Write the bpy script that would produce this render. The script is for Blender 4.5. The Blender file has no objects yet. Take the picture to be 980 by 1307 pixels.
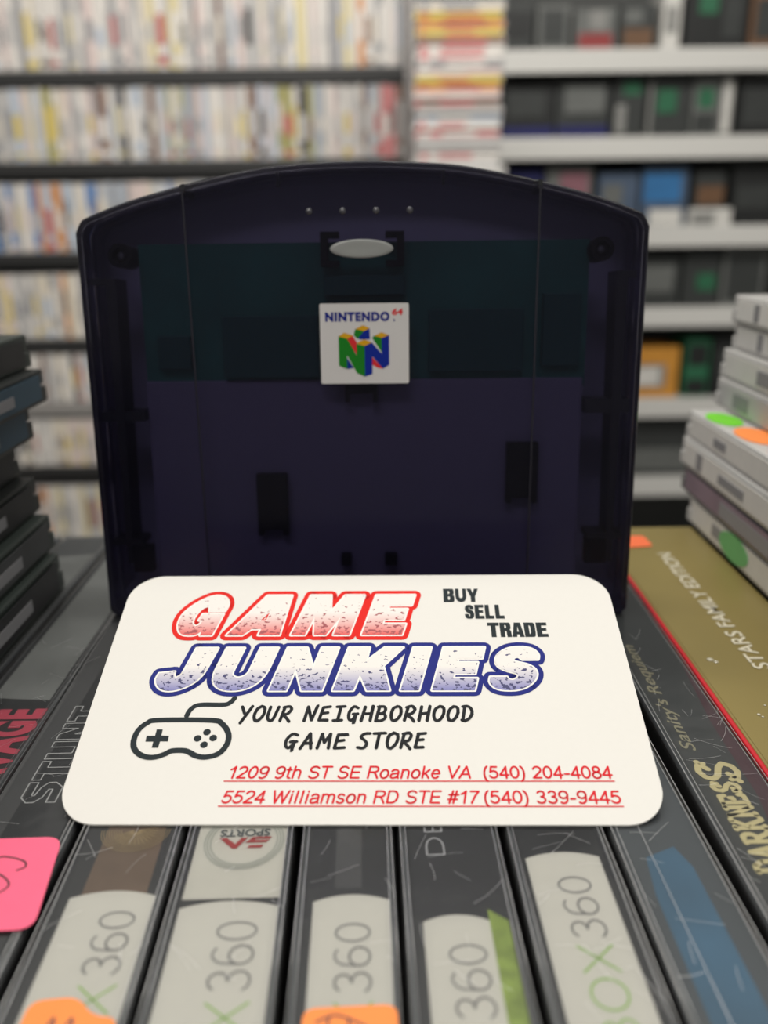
import bpy, bmesh, math, random
from math import pi, sin, cos, tan, radians
from mathutils import Vector, Matrix
from mathutils.geometry import tessellate_polygon

random.seed(7)
scene = bpy.context.scene
C = scene.collection
MM = 0.001
SURF = 1.035            # height of the tops of the upright game cases
EYE = SURF + 0.083

# ------------------------------------------------------------------ camera
cam_data = bpy.data.cameras.new('camera')
cam = bpy.data.objects.new('camera', cam_data)
C.objects.link(cam)
cam.matrix_world = (Matrix.Translation((0, 0, EYE)) @ Matrix.Rotation(radians(90 - 18.9), 4, 'X')
                    @ Matrix.Rotation(radians(-0.75), 4, 'Z'))
cam_data.sensor_fit = 'VERTICAL'
cam_data.sensor_height = 36.0
cam_data.lens = 1080 / 1307 * 36.0
cam_data.clip_start = 0.005
cam_data.clip_end = 30
cam_data.dof.use_dof = True
cam_data.dof.focus_distance = 0.142
cam_data.dof.aperture_fstop = 12.5
scene.camera = cam

# ------------------------------------------------------------------ world, lamps, exposure
world = bpy.data.worlds.new('store_air')
scene.world = world
world.use_nodes = True
wt = world.node_tree
wt.nodes.clear()
wo = wt.nodes.new('ShaderNodeOutputWorld')
wb = wt.nodes.new('ShaderNodeBackground')
tc = wt.nodes.new('ShaderNodeTexCoord')
sep = wt.nodes.new('ShaderNodeSeparateXYZ')
ramp = wt.nodes.new('ShaderNodeValToRGB')
wt.links.new(tc.outputs['Generated'], sep.inputs[0])
mr = wt.nodes.new('ShaderNodeMapRange')
mr.inputs['From Min'].default_value = -1
mr.inputs['From Max'].default_value = 1
wt.links.new(sep.outputs['Z'], mr.inputs['Value'])
wt.links.new(mr.outputs['Result'], ramp.inputs['Fac'])
ramp.color_ramp.elements[0].position = 0.25
ramp.color_ramp.elements[0].color = (0.10, 0.10, 0.10, 1)
ramp.color_ramp.elements[1].position = 0.95
ramp.color_ramp.elements[1].color = (0.62, 0.60, 0.56, 1)
el = ramp.color_ramp.elements.new(0.52)
el.color = (0.40, 0.39, 0.37, 1)
wt.links.new(ramp.outputs['Color'], wb.inputs['Color'])
wb.inputs['Strength'].default_value = 0.75
wt.links.new(wb.outputs[0], wo.inputs['Surface'])


def lamp(name, loc, size, power, target=None, color=(1, 0.96, 0.9)):
    d = bpy.data.lights.new(name, 'AREA')
    d.shape = 'RECTANGLE'
    d.size, d.size_y = size
    d.energy = power
    d.color = color
    o = bpy.data.objects.new(name, d)
    C.objects.link(o)
    o.location = loc
    if target:
        o.rotation_euler = (Vector(target) - Vector(loc)).to_track_quat('-Z', 'Y').to_euler()
    return o


lamp('fluorescent_or_fill_lamp', (-0.6, 0.25, 2.85), (1.2, 0.3), 5.5)
lamp('fluorescent_or_fill_lamp', (0.6, 0.25, 2.85), (1.2, 0.3), 5.5)
lamp('fluorescent_or_fill_lamp', (-0.3, -1.1, 2.75), (1.2, 0.3), 15, (0, 0.2, 1.0))  # fill lamp added behind the camera to brighten the cartridge's front
lamp('fluorescent_or_fill_lamp', (-0.5, 0.85, 2.75), (1.4, 0.3), 28, (-0.4, 2.4, 1.2))  # fill lamp added to brighten the left rack
lamp('fluorescent_or_fill_lamp', (0.8, 0.85, 2.75), (1.4, 0.3), 25, (0.8, 2.7, 1.2))  # fill lamp added to brighten the right shelf unit

vs = scene.view_settings
vs.view_transform = 'Standard'
vs.look = 'None'
vs.exposure = 0.0
vs.gamma = 1.0
vs.use_curve_mapping = False
scene.cycles.use_denoising = True
scene.cycles.transparent_max_bounces = 24

# ------------------------------------------------------------------ materials
MATS = {}


def pbr(name, col, rough=0.5, spec=0.5, coat=0.0, var=0.06, scale=300.0, bump=0.0, metal=0.0, coord='Object'):
    if name in MATS:
        return MATS[name]
    m = bpy.data.materials.new(name)
    m.use_nodes = True
    nt = m.node_tree
    b = nt.nodes['Principled BSDF']
    t = nt.nodes.new('ShaderNodeTexCoord')
    n = nt.nodes.new('ShaderNodeTexNoise')
    n.inputs['Scale'].default_value = scale
    n.inputs['Detail'].default_value = 4
    nt.links.new(t.outputs[coord], n.inputs['Vector'])
    mx = nt.nodes.new('ShaderNodeMix')
    mx.data_type = 'RGBA'
    mx.inputs[6].default_value = tuple(c * (1 - var) for c in col) + (1,)
    mx.inputs[7].default_value = tuple(min(1, c * (1 + var)) for c in col) + (1,)
    nt.links.new(n.outputs['Fac'], mx.inputs[0])
    nt.links.new(mx.outputs[2], b.inputs['Base Color'])
    b.inputs['Roughness'].default_value = rough
    b.inputs['Specular IOR Level'].default_value = spec
    b.inputs['Coat Weight'].default_value = coat
    b.inputs['Metallic'].default_value = metal
    if bump:
        bp = nt.nodes.new('ShaderNodeBump')
        bp.inputs['Strength'].default_value = bump
        bp.inputs['Distance'].default_value = 0.0004
        nt.links.new(n.outputs['Fac'], bp.inputs['Height'])
        nt.links.new(bp.outputs[0], b.inputs['Normal'])
    MATS[name] = m
    return m


def film_material(name, tint, rough, gloss=1.0, ior=1.5, milky=0.015, bump=0.25, scale=140):
    """clear plastic: see-through, a glossy coat that strengthens at grazing angles, a little milkiness"""
    if name in MATS:
        return MATS[name]
    m = bpy.data.materials.new(name)
    m.use_nodes = True
    nt = m.node_tree
    nt.nodes.clear()
    out = nt.nodes.new('ShaderNodeOutputMaterial')
    tr = nt.nodes.new('ShaderNodeBsdfTransparent')
    tr.inputs['Color'].default_value = tint + (1,)
    df = nt.nodes.new('ShaderNodeBsdfDiffuse')
    df.inputs['Color'].default_value = (0.75, 0.75, 0.75, 1)
    gl = nt.nodes.new('ShaderNodeBsdfGlossy')
    gl.inputs['Roughness'].default_value = rough
    gl.inputs['Color'].default_value = (gloss, gloss, gloss, 1)
    m1 = nt.nodes.new('ShaderNodeMixShader')
    m1.inputs[0].default_value = milky
    m2 = nt.nodes.new('ShaderNodeMixShader')
    fr = nt.nodes.new('ShaderNodeFresnel')
    fr.inputs['IOR'].default_value = ior
    t = nt.nodes.new('ShaderNodeTexCoord')
    n = nt.nodes.new('ShaderNodeTexNoise')
    n.inputs['Scale'].default_value = scale
    n.inputs['Detail'].default_value = 2
    nt.links.new(t.outputs['Object'], n.inputs['Vector'])
    bp = nt.nodes.new('ShaderNodeBump')
    bp.inputs['Strength'].default_value = bump
    bp.inputs['Distance'].default_value = 0.0006
    nt.links.new(n.outputs['Fac'], bp.inputs['Height'])
    nt.links.new(bp.outputs[0], gl.inputs['Normal'])
    nt.links.new(tr.outputs[0], m1.inputs[1])
    nt.links.new(df.outputs[0], m1.inputs[2])
    nt.links.new(fr.outputs[0], m2.inputs[0])
    nt.links.new(m1.outputs[0], m2.inputs[1])
    nt.links.new(gl.outputs[0], m2.inputs[2])
    nt.links.new(m2.outputs[0], out.inputs['Surface'])
    MATS[name] = m
    return m


def smoky_plastic(name, tint, body, fac, rough, ior):
    """dark see-through moulded plastic"""
    m = bpy.data.materials.new(name)
    m.use_nodes = True
    nt = m.node_tree
    nt.nodes.clear()
    out = nt.nodes.new('ShaderNodeOutputMaterial')
    tr = nt.nodes.new('ShaderNodeBsdfTransparent')
    tr.inputs['Color'].default_value = tint + (1,)
    df = nt.nodes.new('ShaderNodeBsdfDiffuse')
    df.inputs['Color'].default_value = body + (1,)
    gl = nt.nodes.new('ShaderNodeBsdfGlossy')
    gl.inputs['Roughness'].default_value = rough
    t = nt.nodes.new('ShaderNodeTexCoord')
    n = nt.nodes.new('ShaderNodeTexNoise')
    n.inputs['Scale'].default_value = 1800
    nt.links.new(t.outputs['Object'], n.inputs['Vector'])
    bp = nt.nodes.new('ShaderNodeBump')
    bp.inputs['Strength'].default_value = 0.12
    bp.inputs['Distance'].default_value = 0.0002
    nt.links.new(n.outputs['Fac'], bp.inputs['Height'])
    nt.links.new(bp.outputs[0], gl.inputs['Normal'])
    m1 = nt.nodes.new('ShaderNodeMixShader')
    m1.inputs[0].default_value = fac
    m2 = nt.nodes.new('ShaderNodeMixShader')
    fr = nt.nodes.new('ShaderNodeFresnel')
    fr.inputs['IOR'].default_value = ior
    nt.links.new(fr.outputs[0], m2.inputs[0])
    nt.links.new(tr.outputs[0], m1.inputs[1])
    nt.links.new(df.outputs[0], m1.inputs[2])
    nt.links.new(m1.outputs[0], m2.inputs[1])
    nt.links.new(gl.outputs[0], m2.inputs[2])
    nt.links.new(m2.outputs[0], out.inputs['Surface'])
    return m


def speckle_print(name, low, dark):
    """printed fill: paper white at the letter tops, sprayed with ink towards the letter feet"""
    m = bpy.data.materials.new(name)
    m.use_nodes = True
    nt = m.node_tree
    b = nt.nodes['Principled BSDF']
    b.inputs['Roughness'].default_value = 0.55
    t = nt.nodes.new('ShaderNodeTexCoord')
    sp = nt.nodes.new('ShaderNodeSeparateXYZ')
    nt.links.new(t.outputs['Generated'], sp.inputs[0])
    mp = nt.nodes.new('ShaderNodeMapping')
    mp.inputs['Scale'].default_value = (700, 700, 1000)
    mp.inputs['Rotation'].default_value = (0, 0.5, 0)
    nt.links.new(t.outputs['Object'], mp.inputs['Vector'])
    n = nt.nodes.new('ShaderNodeTexNoise')
    n.inputs['Scale'].default_value = 1.6
    n.inputs['Detail'].default_value = 2.0
    nt.links.new(mp.outputs[0], n.inputs['Vector'])
    r1 = nt.nodes.new('ShaderNodeValToRGB')
    e = r1.color_ramp.elements
    e[0].position = 0.02
    e[0].color = low + (1,)
    e[1].position = 0.55
    e[1].color = (0.80, 0.77, 0.73, 1)
    nt.links.new(sp.outputs['Z'], r1.inputs['Fac'])
    # threshold rises with height, so specks thin out towards the top
    th = nt.nodes.new('ShaderNodeMath')
    th.operation = 'MULTIPLY_ADD'
    th.inputs[1].default_value = 0.17
    th.inputs[2].default_value = 0.545
    nt.links.new(sp.outputs['Z'], th.inputs[0])
    gt = nt.nodes.new('ShaderNodeMath')
    gt.operation = 'GREATER_THAN'
    nt.links.new(n.outputs['Fac'], gt.inputs[0])
    nt.links.new(th.outputs[0], gt.inputs[1])
    mx = nt.nodes.new('ShaderNodeMix')
    mx.data_type = 'RGBA'
    mx.inputs[7].default_value = dark + (1,)
    nt.links.new(gt.outputs[0], mx.inputs[0])
    nt.links.new(r1.outputs['Color'], mx.inputs[6])
    nt.links.new(mx.outputs[2], b.inputs['Base Color'])
    return m


# ------------------------------------------------------------------ object helpers
def tag(o, label=None, cat=None, group=None, kind=None):
    if label:
        o['label'] = label
    if cat:
        o['category'] = cat
    if group:
        o['group'] = group
    if kind:
        o['kind'] = kind
    return o


def empty(name, loc, rz=0.0, parent=None):
    o = bpy.data.objects.new(name, None)
    o.empty_display_size = 0.01
    C.objects.link(o)
    o.location = loc
    o.rotation_euler = (0, 0, rz)
    return o


def link(name, bm, mats, parent=None, smooth=False):
    bm.normal_update()
    me = bpy.data.meshes.new(name)
    bm.to_mesh(me)
    bm.free()
    if not isinstance(mats, (list, tuple)):
        mats = [mats]
    for m in mats:
        me.materials.append(m)
    if smooth:
        for p in me.polygons:
            p.use_smooth = True
    o = bpy.data.objects.new(name, me)
    C.objects.link(o)
    if parent:
        o.parent = parent
    return o


def box(bm, x0, x1, y0, y1, z0, z1, mi=0, bevel=0.0, seg=2):
    ret = bmesh.ops.create_cube(bm, size=1.0)
    vs_ = ret['verts']
    for v in vs_:
        v.co = Vector((x0 + (v.co.x + .5) * (x1 - x0), y0 + (v.co.y + .5) * (y1 - y0), z0 + (v.co.z + .5) * (z1 - z0)))
    fs = set(f for v in vs_ for f in v.link_faces)
    for f in fs:
        f.material_index = mi
    if bevel:
        es = list(set(e for v in vs_ for e in v.link_edges))
        r = bmesh.ops.bevel(bm, geom=es, offset=bevel, segments=seg, affect='EDGES', profile=0.6)
        for f in r['faces']:
            f.material_index = mi
    return bm


def boxm(name, dims, mat, parent=None, bevel=0.0, seg=2):
    bm = bmesh.new()
    box(bm, *dims, bevel=bevel, seg=seg)
    return link(name, bm, mat, parent)


def fill_poly(bm, outer, holes, mapf, mi=0):
    loops = [outer] + list(holes)
    tris = tessellate_polygon([[Vector((p[0], p[1], 0)) for p in lp] for lp in loops])
    flat = [p for lp in loops for p in lp]
    vv = [bm.verts.new(mapf(*p)) for p in flat]
    for t in tris:
        try:
            f = bm.faces.new([vv[i] for i in t])
            f.material_index = mi
        except ValueError:
            pass


def stroke(bm, pts, r, mapf, closed=False, mi=0, n=10):
    """a painted line of half width r with round joins"""
    k = len(pts)
    o0 = mapf(0, 0)
    nrm = (mapf(1, 0) - o0).cross(mapf(0, 1) - o0).normalized()
    lift = [0]

    def up():
        # neighbouring dabs of ink lie a hair above one another
        lift[0] = (lift[0] + 1) % 7
        return nrm * (lift[0] * 2.2e-6)

    for i in range(k if closed else k - 1):
        a, b = pts[i], pts[(i + 1) % k]
        dx, dy = b[0] - a[0], b[1] - a[1]
        L = math.hypot(dx, dy)
        if L < 1e-9:
            continue
        nx, ny = -dy / L * r, dx / L * r
        q = [(a[0] + nx, a[1] + ny), (b[0] + nx, b[1] + ny), (b[0] - nx, b[1] - ny), (a[0] - nx, a[1] - ny)]
        h = up()
        f = bm.faces.new([bm.verts.new(mapf(*p) + h) for p in q])
        f.material_index = mi
    for p in pts:
        h = up()
        f = bm.faces.new([bm.verts.new(h + mapf(p[0] + r * cos(2 * pi * j / n), p[1] + r * sin(2 * pi * j / n))) for j in range(n)])
        f.material_index = mi


def rounded(pts, n=6):
    """polygon whose points may carry a third value, the corner radius"""
    out = []
    k = len(pts)
    for i in range(k):
        p = pts[i]
        if len(p) < 3 or p[2] <= 0:
            out.append((p[0], p[1]))
            continue
        a, b = pts[i - 1], pts[(i + 1) % k]
        P = Vector(p[:2])
        A = Vector(a[:2]) - P
        B = Vector(b[:2]) - P
        ra = min(p[2], A.length * 0.5)
        rb = min(p[2], B.length * 0.5)
        s, e = P + A.normalized() * ra, P + B.normalized() * rb
        for j in range(n + 1):
            t = j / n
            q = s * (1 - t) ** 2 + P * 2 * t * (1 - t) + e * t ** 2
            out.append((q.x, q.y))
    return out


def round_rect(x0, x1, y0, y1, r, n=8):
    out = []
    for cx, cy, a0 in ((x1 - r, y0 + r, -90), (x1 - r, y1 - r, 0), (x0 + r, y1 - r, 90), (x0 + r, y0 + r, 180)):
        for j in range(n + 1):
            a = radians(a0 + 90 * j / n)
            out.append((cx + r * cos(a), cy + r * sin(a)))
    return out


def smooth_path(pts, closed=False, n=6):
    """Catmull-Rom through the points"""
    k = len(pts)
    out = []
    rng = range(k if closed else k - 1)
    for i in rng:
        p0 = pts[i - 1] if (closed or i > 0) else pts[0]
        p1, p2 = pts[i], pts[(i + 1) % k]
        p3 = pts[(i + 2) % k] if (closed or i + 2 < k) else pts[-1]
        for j in range(n):
            t = j / n
            out.append(tuple(0.5 * ((2 * p1[c]) + (-p0[c] + p2[c]) * t + (2 * p0[c] - 5 * p1[c] + 4 * p2[c] - p3[c]) * t * t
                                    + (-p0[c] + 3 * p1[c] - 3 * p2[c] + p3[c]) * t ** 3) for c in (0, 1)))
    if not closed:
        out.append(tuple(pts[-1][:2]))
    return out


_cap = {}


def glyphs(body, bold=0.0, shear=0.0, spacing=1.0):
    """2-D triangles of a line of writing in the built-in font: verts, faces, bounds, capital height"""
    cu = bpy.data.curves.new('writing', 'FONT')
    cu.body = body
    cu.size = 1.0
    cu.offset = bold
    cu.shear = shear
    cu.space_character = spacing
    cu.resolution_u = 4
    ob = bpy.data.objects.new('writing', cu)
    C.objects.link(ob)
    dg = bpy.context.evaluated_depsgraph_get()
    me = bpy.data.meshes.new_from_object(ob.evaluated_get(dg))
    v = [(p.co.x, p.co.y) for p in me.vertices]
    f = [tuple(p.vertices) for p in me.polygons]
    bpy.data.objects.remove(ob)
    bpy.data.curves.remove(cu)
    bpy.data.meshes.remove(me)
    xs = [p[0] for p in v]
    return v, f, min(xs), max(xs)


def cap_height():
    if 'h' not in _cap:
        v, f, a, b = glyphs('H')
        _cap['h'] = max(p[1] for p in v)
    return _cap['h']


def write(bm, body, u0, u1, v0, cap, mapf, bold=0.0, shear=0.0, spacing=1.0, mi=0):
    """fit a line of writing between u0 and u1 with baseline v0 and capital height cap"""
    v, f, a, b = glyphs(body, bold, shear, spacing)
    sx = (u1 - u0) / (b - a)
    sy = cap / (cap_height() + bold * 2)
    vv = [bm.verts.new(mapf(u0 + (p[0] - a) * sx, v0 + (p[1] + bold) * sy)) for p in v]
    for t in f:
        try:
            fc = bm.faces.new([vv[i] for i in t])
            fc.material_index = mi
        except ValueError:
            pass


def arc(cx, cy, rx, ry, a0, a1, n=14):
    return [(cx + rx * cos(radians(a0 + (a1 - a0) * t / n)), cy + ry * sin(radians(a0 + (a1 - a0) * t / n))) for t in range(n + 1)]


def six():
    return [arc(.31, .30, .26, .28, 0, 360, 20), arc(.34, .55, .29, .42, 55, 150) + [(.05, .30)]]


MONO = {  # a plain single-line sans: width, strokes
    '0': (.62, [arc(.31, .49, .26, .47, 0, 360, 22)]), '1': (.50, [[(.08, .72), (.22, .80), (.34, .96), (.34, 0)]]),
    '2': (.62, [arc(.31, .69, .25, .26, 165, -35) + [(.05, .03), (.57, .03)]]),
    '3': (.62, [arc(.30, .73, .22, .22, 155, -90), arc(.30, .26, .26, .25, 90, -155)]),
    '4': (.62, [[(.45, 0), (.45, .95), (.03, .26), (.60, .26)]]),
    '5': (.62, [[(.53, .94), (.15, .94), (.09, .50)] + arc(.29, .31, .27, .29, 135, -155)]),
    '6': (.62, six()), '7': (.62, [[(.05, .94), (.57, .94), (.38, .55), (.24, 0)]]),
    '8': (.62, [arc(.31, .73, .21, .22, 0, 360, 18), arc(.31, .25, .26, .25, 0, 360, 20)]),
    '9': (.62, [[(.62 - p[0], .97 - p[1]) for p in q] for q in six()]),
    'S': (.72, [arc(.36, .735, .27, .235, 25, 270), arc(.36, .25, .30, .25, 90, -160)]), 'T': (.66, [[(.02, .96), (.64, .96)], [(.33, .96), (.33, 0)]]),
    'E': (.68, [[(.62, .96), (.09, .96), (.09, .03), (.64, .03)], [(.09, .50), (.58, .50)]]),
    'R': (.74, [[(.09, 0), (.09, .96), (.42, .96)] + arc(.42, .73, .24, .23, 90, -90) + [(.09, .50)], [(.40, .50), (.56, .30), (.70, 0)]]),
    'V': (.72, [[(.02, .98), (.36, .0), (.70, .98)]]), 'A': (.74, [[(.02, 0), (.37, .98), (.72, 0)], [(.14, .32), (.60, .32)]]),
    'D': (.76, [[(.09, .03), (.09, .96), (.36, .96)] + arc(.36, .495, .33, .465, 90, -90) + [(.09, .03)]]),
    'W': (1.0, [[(.02, .98), (.26, 0), (.50, .95), (.74, 0), (.98, .98)]]),
    'X': (.72, [[(.03, .98), (.69, 0)], [(.69, .98), (.03, 0)]]), 'O': (.84, [arc(.42, .49, .36, .48, 0, 360, 24)]),
    'B': (.72, [[(.09, .03), (.09, .96), (.38, .96)] + arc(.38, .745, .22, .215, 90, -90) + [(.09, .53)], [(.38, .53)] + arc(.40, .28, .26, .25, 90, -90) + [(.09, .03)]]),
    'i': (.26, [[(.13, 0), (.13, .70)], [(.13, .90), (.13, .95)]]), 'l': (.26, [[(.13, 0), (.13, .97)]]),
    'a': (.60, [arc(.29, .50, .22, .20, 160, 0) + [(.51, .12), (.56, .0)], [(.51, .42), (.25, .37)] + arc(.22, .18, .17, .18, 90, 290) + [(.42, .06), (.51, .2)]]),
    'm': (.92, [[(.09, 0), (.09, .70)], [(.09, .42)] + arc(.28, .48, .19, .22, 170, 0) + [(.47, 0)], [(.47, .42)] + arc(.65, .48, .19, .22, 170, 0) + [(.84, 0)]]),
    'n': (.60, [[(.09, 0), (.09, .70)], [(.09, .42)] + arc(.30, .47, .21, .23, 170, 0) + [(.51, 0)]]),
    'h': (.60, [[(.09, 0), (.09, .97)], [(.09, .42)] + arc(.30, .47, .21, .23, 170, 0) + [(.51, 0)]]),
    's': (.54, [arc(.27, .53, .19, .17, 25, 270), arc(.27, .18, .21, .18, 90, -160)]), 'o': (.60, [arc(.30, .35, .25, .35, 0, 360, 20)]),
    'k': (.54, [[(.09, 0), (.09, .97)], [(.48, .70), (.09, .28)], [(.23, .43), (.50, 0)]]),
    'e': (.60, [[(.06, .37), (.54, .37)] + arc(.30, .35, .24, .35, 5, 320)]), 't': (.34, [[(.16, .90), (.16, .12), (.22, .02), (.32, .02)], [(.03, .70), (.31, .70)]]),
    '(': (.34, [arc(.42, .36, .32, .66, 110, 250)]), ')': (.34, [arc(-.08, .36, .32, .66, 70, -70)]), '-': (.38, [[(.05, .34), (.33, .34)]]),
    '#': (.66, [[(.14, 0), (.26, .97)], [(.38, 0), (.50, .97)], [(.02, .30), (.60, .30)], [(.05, .66), (.64, .66)]]), ' ': (.30, [])}


def write_plain(bm, body, u0, u1, v0, cap, r, mapf, shear=0.0, gap=.08):
    total = sum(MONO[c][0] + gap for c in body) - gap
    k = (u1 - u0) / total
    x = 0.0
    for c in body:
        w, strokes = MONO[c]
        for st in strokes:
            stroke(bm, [(u0 + (x + p[0]) * k + shear * p[1] * cap, v0 + p[1] * cap) for p in st], r, mapf, n=7)
        x += w + gap


ORD = ['', 'first', 'second', 'third', 'fourth', 'fifth', 'sixth', 'seventh', 'eighth', 'ninth', 'tenth', 'eleventh', 'twelfth',
       'thirteenth', 'fourteenth', 'fifteenth', 'sixteenth', 'seventeenth', 'eighteenth', 'nineteenth']
TENS = ['', '', 'twenty', 'thirty', 'forty', 'fifty', 'sixty', 'seventy', 'eighty', 'ninety']
TENTH = ['', '', 'twentieth', 'thirtieth', 'fortieth', 'fiftieth', 'sixtieth', 'seventieth', 'eightieth', 'ninetieth']


def nth(n):
    if n < 20:
        return ORD[n]
    return TENTH[n // 10] if n % 10 == 0 else TENS[n // 10] + '-' + ORD[n % 10]


# common materials
black_plastic = pbr('black_plastic', (0.012, 0.013, 0.015), 0.35)
case_plastic = pbr('case_plastic', (0.075, 0.080, 0.084), 0.3)
black_print = pbr('black_print', (0.016, 0.017, 0.019), 0.45)
dark_metal = pbr('dark_shelf_metal', (0.012, 0.012, 0.012), 0.5)
white_metal = pbr('white_shelf_metal', (0.52, 0.515, 0.49), 0.45)
white_print = pbr('white_print', (0.50, 0.485, 0.44), 0.5, var=0.03)  # silvery white, darkened further for the shade over the near cases
grey_print = pbr('grey_print', (0.15, 0.15, 0.15), 0.5)
green_print = pbr('lime_green_print', (0.22, 0.40, 0.06), 0.5)
ink = pbr('ball_pen_ink', (0.12, 0.05, 0.06), 0.5)
orange_paper = pbr('orange_sticker_paper', (0.95, 0.28, 0.06), 0.6, var=0.05)
pink_paper = pbr('pink_sticker_paper', (0.93, 0.13, 0.24), 0.6, var=0.05)
sleeve = film_material('clear_sleeve_film', (0.93, 0.94, 0.94), 0.14)
scratch = film_material('film_scratches', (0.8, 0.8, 0.8), 0.3, milky=0.20)
seam_highlight = film_material('film_edge_highlights', (0.8, 0.8, 0.8), 0.25, ior=1.45, milky=0.13)  # milky strips that paint the highlights along the sleeve seams

# ------------------------------------------------------------------ setting
floor = boxm('floor', (-2.6, 2.6, -1.2, 3.1, -0.05, 0.0), pbr('floor_tiles', (0.22, 0.21, 0.20), 0.4, scale=3, var=0.2))
tag(floor, kind='structure')
wall = boxm('wall_back', (-2.6, 2.6, 3.0, 3.1, 0.0, 2.9), pbr('wall_paint', (0.10, 0.10, 0.10), 0.8, scale=8))
tag(wall, kind='structure')

# display counter carrying the upright game cases
counter = empty('display_counter', (0, 0.10, 0))
tag(counter, 'dark display counter carrying the packed upright game cases', 'counter')
CT = SURF - 0.1355
boxm('counter_top', (-0.46, 0.46, -0.16, 0.17, CT - 0.03, CT), pbr('counter_laminate', (0.03, 0.03, 0.03), 0.4), counter, 0.003)
boxm('counter_body', (-0.44, 0.44, -0.13, 0.15, 0.06, CT - 0.03), pbr('counter_panel', (0.06, 0.06, 0.06), 0.5), counter, 0.003)
boxm('kick_board', (-0.42, 0.42, -0.10, 0.13, 0.0, 0.06), black_plastic, counter)

# ------------------------------------------------------------------ upright game cases, spines up
CASE_H = 135.0
TOP = CASE_H           # local height of the shell's top, in mm; film lies .4 above


def P(x, y, z):
    return Vector((x * MM, y * MM, z * MM))


def top_map(z):
    return lambda u, v: P(u, v, z)


def along(xc, y0, z):
    """writing that runs away from the camera with letter tops to the left"""
    return lambda u, v: P(xc - v, y0 + u, z)


def make_case(xc, width, yaw, label, y_near=36, length=190, film=True, shell_mat=None, insert=black_print, seed=0, group=None,
              scr=40, height=CASE_H, name='game_case'):
    rnd = random.Random(seed)
    # the pivot sits 50 mm along the spine
    py = 85.0
    root = empty(name, (xc * MM, py * MM, CT), radians(yaw))
    tag(root, label, 'game case', group or 'game cases standing spine up on the counter')
    w = width / 2
    a, b = y_near - py, y_near - py + length
    bm = bmesh.new()
    box(bm, -w * MM, w * MM, a * MM, b * MM, 0, TOP * MM, bevel=0.0011, seg=3)
    link('shell', bm, shell_mat or case_plastic, root, False)
    bm = bmesh.new()
    fill_poly(bm, round_rect(-w + 0.9, w - 0.9, a + 1.5, b - 1.5, 0.6, 3), [], top_map(TOP + 0.06))
    link('spine_insert', bm, insert, root)
    if film:
        prof = [(-w - .25, TOP - 28), (-w - .25, TOP - .9), (-w - .05, TOP - .1), (-w + .35, TOP + .28), (-w + .75, TOP + .50),
                (-w + 1.15, TOP + .36), (-w + 1.6, TOP + .34), (-w * .33, TOP + .40), (w * .33, TOP + .40),
                (w - 1.6, TOP + .34), (w - 1.15, TOP + .36), (w - .75, TOP + .50), (w - .35, TOP + .28), (w + .05, TOP - .1),
                (w + .25, TOP - .9), (w + .25, TOP - 28)]
        bm = bmesh.new()
        N = 26
        rows = []
        for i in range(N + 1):
            y = a - .2 + (b - a + .4) * i / N
            wob = rnd.uniform(-.05, .05)
            dx = rnd.uniform(-.05, .05)
            rows.append([bm.verts.new(P(x + (dx if z > TOP else 0), y, z + (wob * (0.4 if abs(x) > w * .6 else 1) if z > TOP else 0)))
                         for x, z in prof])
        for i in range(N):
            for j in range(len(prof) - 1):
                bm.faces.new((rows[i][j], rows[i][j + 1], rows[i + 1][j + 1], rows[i + 1][j]))
        for k in range(scr):
            x, y = rnd.uniform(-w + .6, w - .6), rnd.uniform(a + 4, b - 60)
            ang = rnd.gauss(0, 0.6) + (pi / 2 if rnd.random() < .35 else 0)
            L = rnd.uniform(1.5, 6)
            cv = rnd.uniform(-.25, .25)
            pts = []
            for s in range(5):
                t = s / 4
                px_ = x + L * t * cos(ang + cv * t)
                py_ = y + L * t * sin(ang + cv * t)
                if abs(px_) > w - .3:
                    break
                pts.append((px_, py_))
            if len(pts) > 1:
                stroke(bm, pts, rnd.uniform(.012, .026), top_map(TOP + .50), mi=1, n=4)
        for ex, er in ((-w + .28, .06), (-w + .95, .045), (w - .95, .045), (w - .28, .06)):
            stroke(bm, [(ex + rnd.uniform(-.05, .05), a + (b - a) * i / 12) for i in range(13)], er, top_map(TOP + .56), mi=2, n=4)
        link('clear_sleeve', bm, [sleeve, scratch, seam_highlight], root, True)
    return root, a, b, (lambda y: y - py)


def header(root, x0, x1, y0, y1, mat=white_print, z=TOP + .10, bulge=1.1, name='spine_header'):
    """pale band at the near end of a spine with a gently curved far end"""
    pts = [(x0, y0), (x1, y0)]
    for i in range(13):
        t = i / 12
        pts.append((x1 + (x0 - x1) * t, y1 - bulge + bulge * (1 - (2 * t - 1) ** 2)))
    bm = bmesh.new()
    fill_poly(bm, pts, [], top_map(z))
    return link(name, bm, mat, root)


def spine_text(root, body, xbase, y0, y1, cap, mat, z=TOP + .14, r=.13, name='spine_lettering'):
    bm = bmesh.new()
    write_plain(bm, body, 0, y1 - y0, 0, cap, r, along(xbase, y0, z))
    return link(name, bm, mat, root)


def sticker(root, quad, mat, z=TOP + .76, r=2.0, label=None, strokes=(), sr=.14):
    bm = bmesh.new()
    pts = rounded([(p[0], p[1], r) for p in quad])
    vb = [bm.verts.new(P(x, y, z - .1)) for x, y in pts]
    vt = [bm.verts.new(P(x, y, z)) for x, y in pts]
    for i in range(len(pts)):
        j = (i + 1) % len(pts)
        bm.faces.new((vb[i], vb[j], vt[j], vt[i]))
    fill_poly(bm, pts, [], top_map(z))
    s = link('price_sticker', bm, mat, root)
    if label:
        s['label'] = label
    if strokes:
        bm = bmesh.new()
        for st in strokes:
            stroke(bm, smooth_path(st), sr, top_map(z + .04))
        link('handwriting', bm, ink, s)
    return s


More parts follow.
